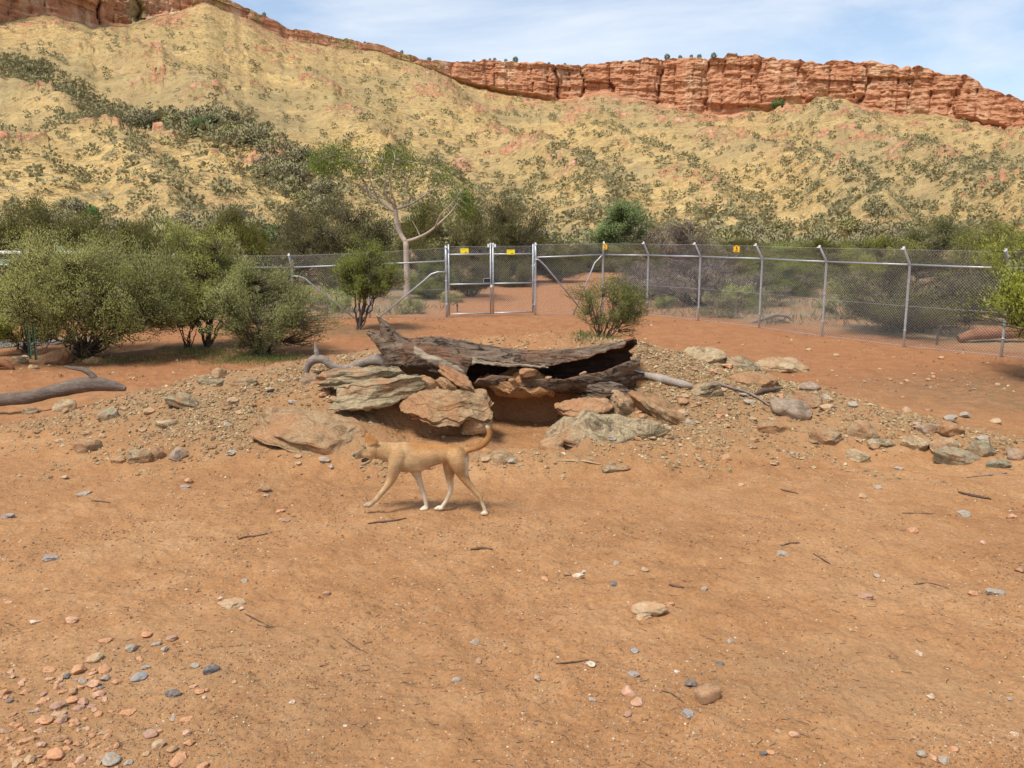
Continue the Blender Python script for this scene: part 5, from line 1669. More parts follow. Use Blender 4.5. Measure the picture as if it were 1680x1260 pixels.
LONE = [
    (1062, 1008, 62, 'buff', 'smooth oval tan cobble on the open sand right of centre', 'long', -0.12),
    (1055, 1014, 26, 'buff', 'thin buff flake under the smooth oval cobble', 'flat', None),
    (1098, 993, 22, 'orange', 'flat orange chip right of the smooth oval cobble', 'flat', None),
    (1160, 1146, 40, 'brown', 'blocky brown stone in the right front', 'block', 0.5),
    (1133, 1126, 26, 'slate', 'dark slate stone touching the blocky brown stone', 'boulder', None),
    (1128, 1174, 26, 'blue', 'pale blue grey chip below the blocky brown stone', 'flat', None),
    (1032, 1140, 30, 'pink', 'pale pink stone left of the blocky brown stone', 'boulder', None),
    (1045, 1158, 24, 'pink', 'darker pink stone below the pale pink stone', 'boulder', None),
    (1030, 1174, 19, 'mauve', 'lilac pebble below the two pink stones', 'boulder', None),
    (1038, 1108, 22, 'blue', 'blue grey chip above the pale pink stone', 'flat', None),
    (1040, 1072, 18, 'blue', 'small blue grey pebble above the blue grey chip', 'boulder', None),
    (972, 1150, 14, 'grey', 'round grey pebble left of the two pink stones', 'smooth', None),
    (779, 1056, 19, 'grey', 'triangular grey stone in the centre front', 'boulder', None),
    (785, 1088, 18, 'mauve', 'dark mauve flake below the triangular grey stone', 'flat', None),
    (749, 1118, 17, 'grey', 'rounded grey stone below left of the triangular one', 'smooth', None),
    (881, 1118, 14, 'grey', 'small grey pebble beside the thin twig in the front', 'smooth', None),
    (968, 1092, 18, 'quartz', 'pale stone at the end of the thin front twig', 'boulder', None),
    (216, 1068, 24, 'grey', 'pale grey oval pebble above the orange gravel', 'smooth', 1.2),
    (228, 1115, 26, 'blue', 'grey blue rounded pebble below the pale oval one', 'smooth', 0.6),
    (347, 1105, 30, 'slate', 'charcoal pebble tilted right of the orange gravel', 'smooth', 0.9),
    (284, 1144, 25, 'slate', 'round dark pebble right of the orange gravel', 'smooth', 0.2),
    (378, 995, 46, 'buff', 'buff flat stone with white chips in the left front', 'flat', 0.1),
    (362, 984, 14, 'quartz', 'white chip on the edge of the buff flat stone', 'boulder', None),
    (396, 1000, 12, 'quartz', 'white chip right below the buff flat stone', 'flat', None),
    (402, 954, 14, 'grey', 'grey pebble above the buff flat stone', 'boulder', None),
    (535, 977, 14, 'mauve', 'single mauve pebble on the sand left of centre', 'smooth', None),
    (85, 917, 28, 'blue', 'blue grey flake on the sand at left', 'flat', 0.2),
    (15, 848, 24, 'blue', 'blue grey stone near the left margin', 'flat', None),
    (431, 806, 24, 'brown', 'dark round stone left of the dog below the mound', 'boulder', None),
    (437, 814, 12, 'grey', 'grey chip below the dark round stone left of the dog', 'flat', None),
    (140, 812, 22, 'grey', 'flat grey chip below the left slope', 'flat', None),
    (304, 800, 20, 'blue', 'blue grey chip at the foot of the left slope', 'flat', None),
    (310, 792, 18, 'orange', 'orange stone behind the blue grey chip at the foot of the left slope', 'boulder', None),
    (105, 785, 18, 'buff', 'buff flake at the foot of the left slope', 'flat', None),
    (468, 856, 14, 'mauve', 'small mauve stone below the mound left of the dog', 'boulder', None),
    (460, 840, 18, 'orange', 'flat orange chip below the mound left of the dog', 'flat', None),
    (1630, 974, 32, 'grey', 'grey green flake on the sand at far right', 'flat', 0.3),
    (1596, 977, 20, 'orange', 'orange stone left of the grey green flake', 'boulder', None),
    (1420, 983, 24, 'mauve', 'purple brown stone on the open right sand', 'boulder', None),
    (1437, 984, 11, 'brown', 'dark chip touching the purple brown stone', 'flat', None),
    (1437, 948, 14, 'grey', 'small grey stone above the purple brown stone', 'boulder', None),
    (1284, 912, 24, 'grey', 'grey green flake near the middle right twigs', 'flat', 0.1),
    (1582, 846, 24, 'grey', 'grey stone right below the rock cluster', 'boulder', None),
    (1497, 873, 20, 'orange', 'cream orange stone on the right sand', 'boulder', None),
    (1612, 892, 14, 'pink', 'pink stone near the right margin', 'boulder', None),
    (1660, 850, 16, 'pink', 'pinkish stone by the right margin below the rock cluster', 'boulder', None),
    (1672, 938, 16, 'mauve', 'mauve stone at the right margin', 'boulder', None),
    (1156, 968, 14, 'grey', 'rosy grey pebble on the sand above the blocky brown stone', 'boulder', None),
    (1197, 1055, 14, 'grey', 'grey pebble between the cobble and the right gravel', 'boulder', None),
    (1182, 1091, 13, 'slate', 'dark pebble above the dark slate stone', 'boulder', None),
    (1508, 1075, 16, 'quartz', 'white chip in the right front gravel', 'flat', None),
    (1528, 1145, 16, 'quartz', 'white stone low in the right front gravel', 'boulder', None),
    (1656, 1150, 16, 'grey', 'grey pebble at the right margin of the front', 'flat', None),
    (1304, 1210, 21, 'pink', 'speckled pink stone in the right front', 'boulder', None),
    (1277, 1205, 13, 'buff', 'buff pebble left of the speckled pink stone', 'boulder', None),
    (1264, 1238, 17, 'orange', 'rounded orange pebble near the bottom right of centre', 'smooth', None),
    (1252, 1240, 14, 'slate', 'dark pebble touching the rounded orange pebble', 'boulder', None),
    (1513, 1238, 20, 'grey', 'leaning pale grey stone at the bottom right', 'boulder', None),
    (1531, 1248, 16, 'pink', 'pink pebble between two grey stones at the bottom right', 'boulder', None),
    (1548, 1252, 24, 'green' if False else 'grey', 'largest grey stone at the bottom right', 'boulder', None),
    (1566, 1232, 18, 'orange', 'orange stone beside the largest grey stone at the bottom right', 'boulder', None),
    (1664, 1208, 14, 'quartz', 'whitish pebble near the bottom right corner', 'boulder', None),
    (948, 948, 20, 'quartz', 'white quartz stone on the open sand', 'boulder', None),
    (930, 945, 16, 'brown', 'reddish stone beside the white quartz stone', 'boulder', None),
    (958, 940, 12, 'quartz', 'small white pebble above the white quartz stone', 'boulder', None),
    (1007, 961, 18, 'slate', 'dark blue flake right of the white quartz stone', 'flat', None),
    (1010, 926, 13, 'grey', 'grey pebble right above the white quartz stone', 'boulder', None),
    (1058, 938, 14, 'buff', 'buff pebble right of the white quartz stone', 'boulder', None),
    (895, 952, 14, 'orange', 'dull orange pebble left of the white quartz stone', 'boulder', None),
    (567, 1195, 11, 'quartz', 'tiny white chip alone in the front left of centre', 'flat', None),
    (852, 940, 8, 'quartz', 'tiny white chip on the open sand in the centre', 'boulder', None),
    (1110, 1104, 12, 'quartz', 'cream chip above the dark slate stone', 'flat', None),
    (58, 1024, 20, 'quartz', 'cream flake near the left margin', 'flat', None),
    (118, 1020, 20, 'pink', 'pink stone on the sand right of the cream flake', 'boulder', None),
    (104, 1022, 12, 'brown', 'brown chip touching the pink stone at left', 'flat', None),
    (14, 990, 14, 'pink', 'pink chip near the left margin above the cream flake', 'flat', None),
    (75, 968, 12, 'buff', 'buff chip on the sand near the left margin', 'flat', None),
    (335, 1149, 10, 'quartz', 'square white pebble right of the round dark pebble', 'boulder', None),
    (480, 1156, 13, 'quartz', 'pale pebble alone in the left front', 'boulder', None),
    (385, 1120, 10, 'buff', 'buff pebble beside the charcoal pebble', 'boulder', None),
    (1192, 700, 14, 'buff', 'buff chip on the right slope of the mound', 'flat', None),
    (1300, 745, 14, 'grey', 'grey chip on the right slope of the mound', 'flat', None),
    (1475, 770, 16, 'grey', 'grey chip at the foot of the mound at right', 'flat', None),
    (1440, 802, 14, 'grey', 'grey pebble on the sand below the mound at right', 'boulder', None),
    (1415, 817, 16, 'buff', 'buff pebble on the sand below the mound at right', 'boulder', None),
    (1216, 797, 12, 'pink', 'pink pebble on the sand below the mound', 'boulder', None),
    (1270, 760, 20, 'buff', 'flat buff chip at the foot of the mound', 'flat', None),
    (40, 588, 12, 'quartz', 'white stone among the rocks at the left edge', 'boulder', None),
    (81, 602, 8, 'quartz', 'small white stone below the brown boulder', 'boulder', None),
    (220, 622, 14, 'orange', 'orange chip on bare sand right of the fallen branch', 'flat', None),
]
for i, (px, py, w, col, lab, kd, rz) in enumerate(LONE):
    stone(px, py, w, col, lab, kd, i % 6, rz=rz)

# the orange gravel in the lower left corner
PATCH = [(174, 1049, 'orange', 20), (241, 1039, 'orange', 20), (282, 1049, 'mauve', 19), (81, 1098, 'orange', 28), (129, 1099, 'orange', 30), (171, 1099, 'orange', 26), (144, 1111, 'orange', 15), (155, 1080, 'buff', 28), (191, 1118, 'orange', 15),
         (120, 1129, 'brown', 24), (151, 1124, 'pink', 24), (162, 1140, 'pink', 24), (102, 1133, 'orange', 16), (118, 1149, 'orange', 24), (138, 1151, 'mauve', 22), (128, 1162, 'mauve', 22), (155, 1164, 'buff', 14), (161, 1173, 'orange', 18), (98, 1173, 'buff', 22),
         (77, 1182, 'orange', 26), (95, 1158, 'mauve', 26), (70, 1149, 'orange', 24), (42, 1133, 'orange', 18), (8, 1133, 'orange', 18), (42, 1215, 'orange', 26), (92, 1239, 'orange', 34), (133, 1247, 'pink', 24), (98, 1211, 'brown', 26), (127, 1219, 'orange', 16),
         (154, 1222, 'orange', 18), (212, 1167, 'orange', 24), (247, 1204, 'mauve', 26), (260, 1198, 'pink', 14), (307, 1202, 'pink', 24), (311, 1220, 'orange', 20), (262, 1220, 'buff', 28), (294, 1247, 'orange', 34), (184, 1248, 'grey', 36), (50, 1247, 'buff', 24),
         (29, 1252, 'buff', 24), (73, 1255, 'orange', 20), (103, 1181, 'mauve', 26), (307, 1179, 'orange', 20), (328, 1133, 'orange', 18), (333, 1256, 'orange', 20), (22, 1228, 'buff', 12), (173, 1110, 'grey', 18), (135, 1118, 'grey', 20), (160, 1058, 'brown', 18), (236, 1066, 'brown', 14),
         (230, 1079, 'orange', 14), (240, 1092, 'grey', 16), (318, 1091, 'grey', 18), (270, 1062, 'grey', 14), (255, 1055, 'grey', 16), (339, 1130, 'orange', 12), (318, 1126, 'pink', 14), (172, 1146, 'pink', 14), (66, 1198, 'pink', 20), (68, 1222, 'pink', 18), (20, 1170, 'brown', 18), (240, 1235, 'buff', 14),
         (110, 1108, 'slate', 14), (165, 1126, 'slate', 14), (210, 1250, 'grey', 16), (150, 1205, 'orange', 14), (283, 1180, 'grey', 14), (282, 1230, 'brown', 20), (345, 1160, 'brown', 12), (180, 1182, 'brown', 14), (8, 1200, 'mauve', 16), (30, 1190, 'orange', 14), (55, 1165, 'grey', 14), (16, 1150, 'slate', 12)]
ART = {'orange': 'an', 'pink': 'a', 'mauve': 'a', 'grey': 'a', 'slate': 'a', 'blue': 'a', 'quartz': 'a', 'buff': 'a', 'brown': 'a'}
SPECIAL = {24: 'orange red slab stone by itself at the left of the orange gravel', 25: 'largest orange stone at the bottom of the orange gravel', 19: 'flat orange stone in the middle of the orange gravel', 36: 'long tilted orange pink stone at the bottom of the front gravel',
           37: 'largest grey green stone at the bottom of the front gravel', 7: 'buff oval stone above the orange gravel', 3: 'orange stone at the top left of the orange gravel', 30: 'reddish orange stone below the grey blue pebble', 31: 'mauve stone below the reddish orange stone', 0: 'orange stone farthest from the viewer in the front gravel'}
cname = {'slate': 'dark slate', 'quartz': 'white quartz'}
for i, (px, py, col, w) in enumerate(PATCH):
    if i in SPECIAL:
        stone(px, py + 4, w, col, SPECIAL[i], 'boulder' if i % 3 else 'flat', i % 6)
    else:
        nm = cname.get(col, col)
        zone = 'at the left edge' if px < 60 else ('at the top' if py < 1105 else ('in the middle' if py < 1170 else 'at the bottom'))
        fl = ('chunky ' if i % 3 else 'flat ') + nm
        stone(px, py + 4, w, col, '%s stone %s of the orange gravel in the lower left' % (fl, zone), 'boulder' if i % 3 else 'flat', i % 6, group='%s stones %s of the lower left gravel' % (fl, zone))

g = np.random.default_rng(53)
for i in range(70):
    px, py = g.uniform(0, 215), g.uniform(1100, 1262)
    if px > 215 - (1262 - py) * 0.35:
        px *= 0.5
    col = ['orange', 'pink', 'orange', 'orange', 'buff', 'mauve'][i % 6]
    nm = cname.get(col, col)
    zone = 'at the left edge' if px < 60 else ('in the middle' if py < 1170 else 'at the bottom')
    stone(px, py, g.uniform(9, 18), col, 'small %s chip %s of the orange gravel in the lower left' % (nm, zone), 'flat' if i % 2 else 'boulder', i % 6, group='small %s chips %s of the lower left gravel' % (nm, zone), sink=0.3)
# chips on the mound, each a stone
g = np.random.default_rng(31)
CHIPS = []
for _ in range(4000):
    px, py = g.uniform(0, 1680), g.uniform(600, 800)
    b = hit(px, py)
    t0 = float(terrain(b[:1], b[1:2], False)[0])
    if t0 < 0.04 or b[1] > 11.6 or (-1.7 < b[0] < 0.9 and b[1] > 8.95):
        continue
    CHIPS.append((px, py))
    if len(CHIPS) >= 95:
        break
for i, (px, py) in enumerate(CHIPS):
    col = ['grey', 'buff', 'brown', 'buff', 'buff', 'brown', 'grey', 'orange'][int(g.integers(0, 8))]
    side = ('upper ' if py < 690 else 'lower ') + ('left' if px < 640 else 'right')
    stone(px, py, g.uniform(10, 24), col, '%s chip of rock on the gravelly %s slope of the mound' % (cname.get(col, col), side), 'flat' if i % 2 else 'boulder', i % 6, group='%s chips on the %s slope' % (cname.get(col, col), side))
# loose stones on the flat behind the mound and before the fence
for i in range(26):
    px, py = g.uniform(1080, 1640), g.uniform(575, 660)
    col = ['orange', 'buff', 'brown', 'buff'][i % 4]
    b = hit(px, py)
    if b[1] < 12.5:
        continue
    stone(px, py, g.uniform(6, 11), col, '%s pebble on the red earth inside the right fence' % cname.get(col, col), 'boulder', i % 6, group='%s pebbles inside the right fence' % cname.get(col, col))


# gravel and grit: too many to count
def gravel(name, P, size, mats, seed, flat=0.6):
    g = np.random.default_rng(seed)
    n = len(P)
    base = np.array([(1, 0.1, -0.25), (-0.1, 1, -0.25), (-1, 0, -0.25), (0.1, -1, -0.25), (0.35, 0.1, 0.85), (-0.35, -0.1, 0.9)], float)
    F0 = np.array([(0, 1, 4), (1, 5, 4), (1, 2, 5), (2, 3, 5), (3, 4, 5), (3, 0, 4)])
    V = base[None] * (1 + g.uniform(-0.4, 0.4, (n, 6, 1)))
    V = V + g.uniform(-0.25, 0.25, V.shape)
    a = g.uniform(0, 6.28, n)
    V = np.stack([V[..., 0] * np.cos(a)[:, None] - V[..., 1] * np.sin(a)[:, None], V[..., 0] * np.sin(a)[:, None] + V[..., 1] * np.cos(a)[:, None], V[..., 2] * flat], -1)
    V[..., 2] += V[..., 0] * g.normal(0, 0.2, n)[:, None]
    V = V * size[:, None, None] * 0.5 + P[:, None, :]
    F = (F0[None] + (np.arange(n) * 6)[:, None, None]).reshape(-1, 3)
    return mesh(name, V.reshape(-1, 3), F, mats, False, attrs={'tint': np.repeat(g.uniform(0, 1, n), 6)})


def mat_gravel(name, *stops):
    m = Mat(name)
    c = m.ramp(m.attr('tint'), *stops)
    c = m.mix(1.0, c, m.ramp(m.noise(m.co(), 90, 3), (0.3, 0.75), (0.7, 1.2)), 'MULTIPLY')
    return m.done(m.bsdf(c, 0.95, spec=0.15))


M['gravel'] = mat_gravel('mixed_gravel', (0.0, (0.13, 0.09, 0.052)), (0.15, (0.24, 0.150, 0.075)), (0.4, (0.33, 0.215, 0.108)), (0.6, (0.38, 0.26, 0.135)), (0.75, (0.28, 0.21, 0.125)), (0.92, (0.42, 0.31, 0.175)), (1.0, (0.55, 0.44, 0.27)))
M['grit'] = mat_gravel('sand_grit', (0.0, (0.15, 0.082, 0.045)), (0.35, (0.24, 0.128, 0.064)), (0.6, (0.35, 0.19, 0.09)), (0.78, (0.26, 0.20, 0.14)), (0.94, (0.42, 0.30, 0.17)), (1.0, (0.56, 0.44, 0.29)))
g = np.random.default_rng(41)
n = 170000
X, Y = g.uniform(-6.6, 6.6, n), g.uniform(8.2, 12.2, n)
tb = terrain(X, Y, False)
yr = np.interp(X, MX, MYR)
pr = sm(0.0, 0.26, tb + 0.07 * n2(X, Y, 1.6, 3, 45)) * sm(0.8, -0.3, Y - yr) * np.clip(0.60 + 0.8 * n2(X, Y, 0.9, 3, 44), 0.2, 1)
pr = pr * np.where((X > -1.75) & (X < 0.85) & (Y > 8.95), 0.12, 1)
k_ = g.uniform(size=n) < pr
X, Y = X[k_], Y[k_]
size = 0.011 + 0.050 * g.uniform(size=len(X)) ** 3.6
tag(obj('gravel', gravel('gravel', np.stack([X, Y, terrain(X, Y) + size * 0.1], 1), size, M['gravel'], 1)), 'chips of grey and brown rock covering the mound', kind='stuff')
# grit on the open sand, denser towards the viewer
n = 84000
py = 1300 - 520 * g.uniform(size=n) ** 1.15
px = g.uniform(-120, 1800, n)
Yf = CAM_Z / -slope_of(py)
Xf = (px - 840) / (F_PX * CP + (630 - py) * SP) * Yf
den = np.clip(0.34 + 1.1 * n2(Xf, Yf, 1.3, 4, 47), 0.05, 1)
den = np.maximum(den, sm(1.5, 0.6, np.hypot((Xf + 1.75) / 1.1, (Yf - 4.25) / 0.8)))
k_ = g.uniform(size=n) < den
Xf, Yf = Xf[k_], Yf[k_]
size = (0.0035 + 0.015 * g.uniform(size=len(Xf)) ** 3.2) * np.clip(Yf / 4.6, 0.9, 1.5)
tag(obj('gravel', gravel('grit', np.stack([Xf, Yf, terrain(Xf, Yf) + size * 0.08], 1), size, M['grit'], 2)), 'fine grit and pebbles strewn over the sand', kind='stuff')
# crumbs on the red earth in front of the fence
n = 16000
Xf, Yf = g.uniform(-9, 11, n), g.uniform(12.3, 25, n)
k_ = (Yf < np.interp(Xf, FX, FYV)) & (g.uniform(size=n) < np.clip(0.4 + n2(Xf, Yf, 0.8, 3, 48), 0.05, 1))
Xf, Yf = Xf[k_], Yf[k_]
size = 0.014 + 0.06 * g.uniform(size=len(Xf)) ** 4
tag(obj('gravel', gravel('earth_crumbs', np.stack([Xf, Yf, terrain(Xf, Yf) + size * 0.08], 1), size, M['grit'], 3)), 'crumbs of stone on the red earth before the fence', kind='stuff')
# bits of twig and leaf litter
n = 900
py = 1260 - 440 * g.uniform(size=n)
px = g.uniform(-60, 1740, n)
Yf = CAM_Z / -slope_of(py)
Xf = (px - 840) / (F_PX * CP + (630 - py) * SP) * Yf
a = g.normal(0, 0.7, n)
ln = g.uniform(0.012, 0.06, n)
P0 = np.stack([Xf, Yf, terrain(Xf, Yf) + 0.002], 1)
P2 = P0 + np.stack([np.cos(a) * ln, np.sin(a) * ln, 0 * ln], 1)
P1 = (P0 + P2) / 2 + g.normal(0, 0.004, (n, 3)) * [1, 1, 0.4]
V, F = tubes(np.stack([P0, P1, P2], 1), np.full((n, 3), 0.0011) * g.uniform(0.7, 1.8, (n, 1)), 4)
tag(obj('twig_litter', mesh('twig_litter', V, F, M['twig'])), 'scraps of dry twig on the sand', kind='stuff')

# ------------------------------------------------------------------ chain-link fence and gate
def gpt(px, py):
    b = hit(px, py)
    return b


POSTS = []   # x, y, ground z, rail z, kind


def add_post(px, py, Y=None, rail=None, kind='cranked'):
    if Y is None:
        b = hit(px, py)
    else:
        q = pt(px, py, Y)
        b = np.array([q[0], q[1], gz(q[0], q[1])])
    POSTS.append((b[0], b[1], b[2], (b[2] + 1.8) if rail is None else rail, kind))


lft = pt(481, 500, 24.1)
for k_ in (5, 4, 3, 2, 1):
    X_ = lft[0] - 3.1 * k_
    POSTS.append((X_, 24.1 - 0.02 * k_, gz(X_, 24.1), 1.50 + (0.05 * max(0, k_ - 1)), 'cranked'))
POSTS.append((lft[0], lft[1], gz(lft[0], lft[1]), 1.50, 'strainer'))
q = pt(606, 500, 24.3)
POSTS.append((q[0], q[1], gz(q[0], q[1]), 1.575, 'cranked'))
q = pt(733, 524, 24.5)
POSTS.append((q[0], q[1], gz(q[0], q[1]), 1.66, 'gatepost'))
q = pt(878, 517, 25.4)
POSTS.append((q[0], q[1], gz(q[0], q[1]), 1.735, 'gatepost'))
q = pt(988, 512, 26.0)
POSTS.append((q[0], q[1], gz(q[0], q[1]), 1.80, 'strainer'))
for px, Y, r in ((1060, 25.2, 1.80), (1144, 23.9, 1.80), (1244, 22.3, 1.79), (1348, 20.6, 1.77), (1483, 18.7, 1.77), (1645, 17.1, 1.76)):
    q = pt(px, 560, Y)
    POSTS.append((q[0], q[1], gz(q[0], q[1]), r, 'cranked'))
for dx, dy in ((2.0, -2.25), (4.0, -4.5), (6.0, -6.75)):
    X_, Y_ = POSTS[15 + 0][0] + dx, POSTS[15][1] + dy
    POSTS.append((X_, Y_, gz(X_, Y_), 1.8, 'cranked'))
NP_ = len(POSTS)
GL = [i for i, p in enumerate(POSTS) if p[4] == 'gatepost'][0]
FENCE = empty('chain_link_fence', (0, 0, 0), label='tall galvanised chain link fence with cranked post tops across the middle', cat='fence')
ARM = []
for i, (x, y, z, rz_, kd) in enumerate(POSTS):
    a, b = POSTS[max(0, i - 1)], POSTS[min(NP_ - 1, i + 1)]
    d = np.array([b[0] - a[0], b[1] - a[1]])
    d /= np.linalg.norm(d)
    nin = np.array([d[1], -d[0]])          # towards the enclosure
    if nin[1] > 0:
        nin = -nin
    mb = MB()
    up = 0.0 if kd == 'gatepost' else 0.27
    top = np.array([x + nin[0] * up, y + nin[1] * up, rz_ + (0.36 if kd != 'gatepost' else 0.40)])
    rr = 0.034 if kd in ('gatepost', 'strainer') else 0.026
    V_ = [np.array([x, y, z - 0.35]), np.array([x, y, z + 0.5]), np.array([x, y, rz_ - 0.02])]
    if kd == 'gatepost':
        mb.tube(V_ + [top], rr, 10)
    else:
        mb.tube(V_ + [np.array([x + nin[0] * 0.012, y + nin[1] * 0.012, rz_ + 0.02]), top], [rr] * 4 + [rr * 0.85], 10)
    if kd in ('cranked', 'gatepost'):
        for hz in (0.35, 1.0):
            mb.tube([(x - d[0] * 0.001, y, z + hz), (x, y, z + hz + 0.03)], rr * 1.25, 10)
    p_ = obj('post', mb.mesh('post', M['galv']), FENCE)
    ib = MB()
    ib.box(top + [0, 0, 0.0], (0.038, 0.038, 0.05))
    ib.box(top + [nin[0] * 0.04, nin[1] * 0.04, -0.025], (0.055, 0.04, 0.028))
    obj('insulator', ib.mesh('insulator', M['white'], False), p_)
    ARM.append(top)


def link_panel(c00, c10, c01, c11, pitch=0.064, r=0.0013):
    """diagonal wires filling the quad whose lower edge runs c00-c10 and upper edge c01-c11"""
    c00, c10, c01, c11 = (np.asarray(c, float) for c in (c00, c10, c01, c11))
    Lh = np.linalg.norm(c10 - c00)
    Hh = (np.linalg.norm(c01 - c00) + np.linalg.norm(c11 - c10)) / 2
    seg = []
    for sgn in (1, -1):
        for c in np.arange(-Hh, Lh + Hh, pitch):
            a0, a1 = (c, c + Hh) if sgn > 0 else (c + Hh, c)
            b0, b1 = 0.0, Hh
            A, B = np.array([a0, b0]), np.array([a1, b1])
            t0, t1 = 0.0, 1.0
            dx = B[0] - A[0]
            for lim, s in ((0.0, 1), (Lh, -1)):
                f0 = (A[0] - lim) * s
                f1 = dx * s
                if f1 > 1e-9:
                    t0 = max(t0, -f0 / f1)
                elif f1 < -1e-9:
                    t1 = min(t1, -f0 / f1)
                elif f0 < 0:
                    t1 = -1
            if t1 - t0 > 0.01:
                seg.append((A + (B - A) * t0, A + (B - A) * t1))
    S_ = np.array(seg)
    u, v = S_[..., 0:1] / Lh, S_[..., 1:2] / Hh
    P = (c00 * (1 - u) + c10 * u) * (1 - v) + (c01 * (1 - u) + c11 * u) * v
    return tubes(P, np.full(P.shape[:2], r), 3)


for i in range(NP_ - 1):
    if i == GL:
        continue
    a, b = POSTS[i], POSTS[i + 1]
    A, B = np.array(a[:2]), np.array(b[:2])
    mb = MB()
    mb.tube([(a[0], a[1], a[3]), tuple((np.array([a[0], a[1], a[3]]) + [b[0], b[1], b[3]]) / 2 - [0, 0, 0.006]), (b[0], b[1], b[3])], 0.021, 8)
    obj('top_rail', mb.mesh('top_rail', M['galv']), FENCE)
    mb = MB()
    off = np.array([0, 0.034, 0])
    mb.add(*link_panel(np.array([a[0], a[1], a[2] - 0.02]) + off, np.array([b[0], b[1], b[2] - 0.02]) + off, np.array([a[0], a[1], a[3] + .005]) + off, np.array([b[0], b[1], b[3] + .005]) + off))
    mb.add(*link_panel(np.array([a[0], a[1], a[3] + .01]) + off, np.array([b[0], b[1], b[3] + .01]) + off, ARM[i] + [0, .03, -0.04], ARM[i + 1] + [0, .03, -0.04]))
    P = np.array([[ARM[i] + [0, .03, -0.04], ARM[i + 1] + [0, .03, -0.04]], [np.array([a[0], a[1], a[2] + 0.03]) + off, np.array([b[0], b[1], b[2] + 0.03]) + off], [np.array([a[0], a[1], a[3] * .5 + a[2] * .5]) + off, np.array([b[0], b[1], b[3] * .5 + b[2] * .5]) + off]])
    mb.add(*tubes(P, np.full((3, 2), 0.0022), 4))
    obj('wire_mesh', mb.mesh('wire_mesh', M['wire']), FENCE)


def brace(i, j, frac, drop, bend=0.35):
    a, b = POSTS[i], POSTS[j]
    A, B = np.array([a[0], a[1]]), np.array([b[0], b[1]])
    d = (B - A) / np.linalg.norm(B - A)
    ft = A + d * frac
    z0 = a[3] - drop
    mb = MB()
    o = [0, -0.05, 0]
    mb.tube(np.array([(a[0], a[1], z0), (*(A + d * bend * 0.55), z0), (*(A + d * bend), z0 - 0.06), (*(A + d * (bend + 0.15)), z0 - 0.2), (*ft, gz(*ft) - 0.05)]) + o, 0.021, 8)
    obj('brace', mb.mesh('brace', M['galv']), FENCE)


SL, SR_ = GL - 2, GL + 2
brace(SL, SL + 1, 1.75, 0.24, 0.36)
brace(GL, GL - 1, 1.95, 0.30, 0.42)
brace(GL + 1, GL + 2, 1.62, 0.06, 0.16)
brace(SR_, SR_ - 1, 0.95, 0.04, 0.12)

GA, GB = np.array(POSTS[GL][:2]), np.array(POSTS[GL + 1][:2])
gd = (GB - GA) / np.linalg.norm(GB - GA)
gw = float(np.linalg.norm(GB - GA))


def gate_leaf(t0, t1, hinge, label, z0):
    A, B = GA + gd * t0, GA + gd * t1
    e = empty('gate_leaf', (A[0], A[1], z0), label=label, cat='gate', group=None)
    A3, B3 = np.zeros(3), np.array([B[0] - A[0], B[1] - A[1], 0])
    top, mid, bot, ext = 1.76, 0.93, 0.09, 2.04
    for P in (A3, B3):
        mb = MB()
        mb.tube([P + [0, 0, bot - 0.03], P + [0, 0, 1.0], P + [0, 0, ext]], 0.023, 8)
        obj('stile', mb.mesh('stile', M['galv']), e)
    for h in (top, mid, bot):
        mb = MB()
        mb.tube([A3 + [0, 0, h], B3 + [0, 0, h]], 0.021, 8)
        obj('rail', mb.mesh('rail', M['galv']), e)
    mb = MB()
    mb.add(*link_panel(A3 + [0, .03, bot], B3 + [0, .03, bot], A3 + [0, .03, ext - .06], B3 + [0, .03, ext - .06]))
    mb.add(*tubes(np.array([[A3 + [0, .03, ext - .06], B3 + [0, .03, ext - .06]]]), np.full((1, 2), .0022), 4))
    obj('wire_mesh', mb.mesh('wire_mesh', M['wire']), e)
    H_ = A3 if hinge == 'a' else B3
    hp = -gd if hinge == 'a' else gd
    for h in (0.28, 1.42):
        mb = MB()
        mb.tube([H_ + [hp[0] * 0.1, hp[1] * 0.1, h], H_ + [-hp[0] * 0.04, -hp[1] * 0.04, h]], 0.018, 6)
        mb.tube([H_ + [hp[0] * 0.045, hp[1] * 0.045, h - 0.05], H_ + [hp[0] * 0.045, hp[1] * 0.045, h + 0.05]], 0.02, 6)
        obj('hinge', mb.mesh('hinge', M['galv']), e)
    O = B3 if hinge == 'a' else A3
    ib = MB()
    ib.box(O + [0, 0, ext + 0.01], (0.05, 0.05, 0.05))
    ib.box(O + [-0.06 if hinge == 'a' else 0.06, -0.02, ext - 0.04], (0.05, 0.04, 0.09))
    obj('insulator', ib.mesh('insulator', M['white'], False), e)
    return e, A3, B3


zl = gz(*(GA + gd * 0.6))
LL, la, lb = gate_leaf(0.075, gw / 2 - 0.03, 'a', 'left leaf of the galvanised double gate with a latch box', zl)
RL, ra, rb = gate_leaf(gw / 2 + 0.045, gw - 0.075, 'b', 'right leaf of the galvanised double gate', zl)
mb = MB()
c = lb - np.array([gd[0], gd[1], 0]) * 0.11 + [0, 0, 1.015]
for dz in (-0.065, 0.065):
    mb.box(c + [0, 0, dz], (0.2, 0.03, 0.014))
mb.box(c - [0.095, 0, 0], (0.014, 0.03, 0.144))
lbx = obj('latch_box', mb.mesh('latch_box', M['galv'], False), LL)
mb = MB()
mb.box(c + [0.004, 0.004, 0], (0.172, 0.012, 0.112))
obj('latch_plate', mb.mesh('latch_plate', M['black'], False), lbx)
mb = MB()
mb.box(lb + [0.02, -0.035, 0.86], (0.05, 0.03, 0.055))
mb.tube([lb + [0.005, -0.035, 0.885], lb + [0.02, -0.035, 0.93], lb + [0.035, -0.035, 0.885]], 0.006, 6)
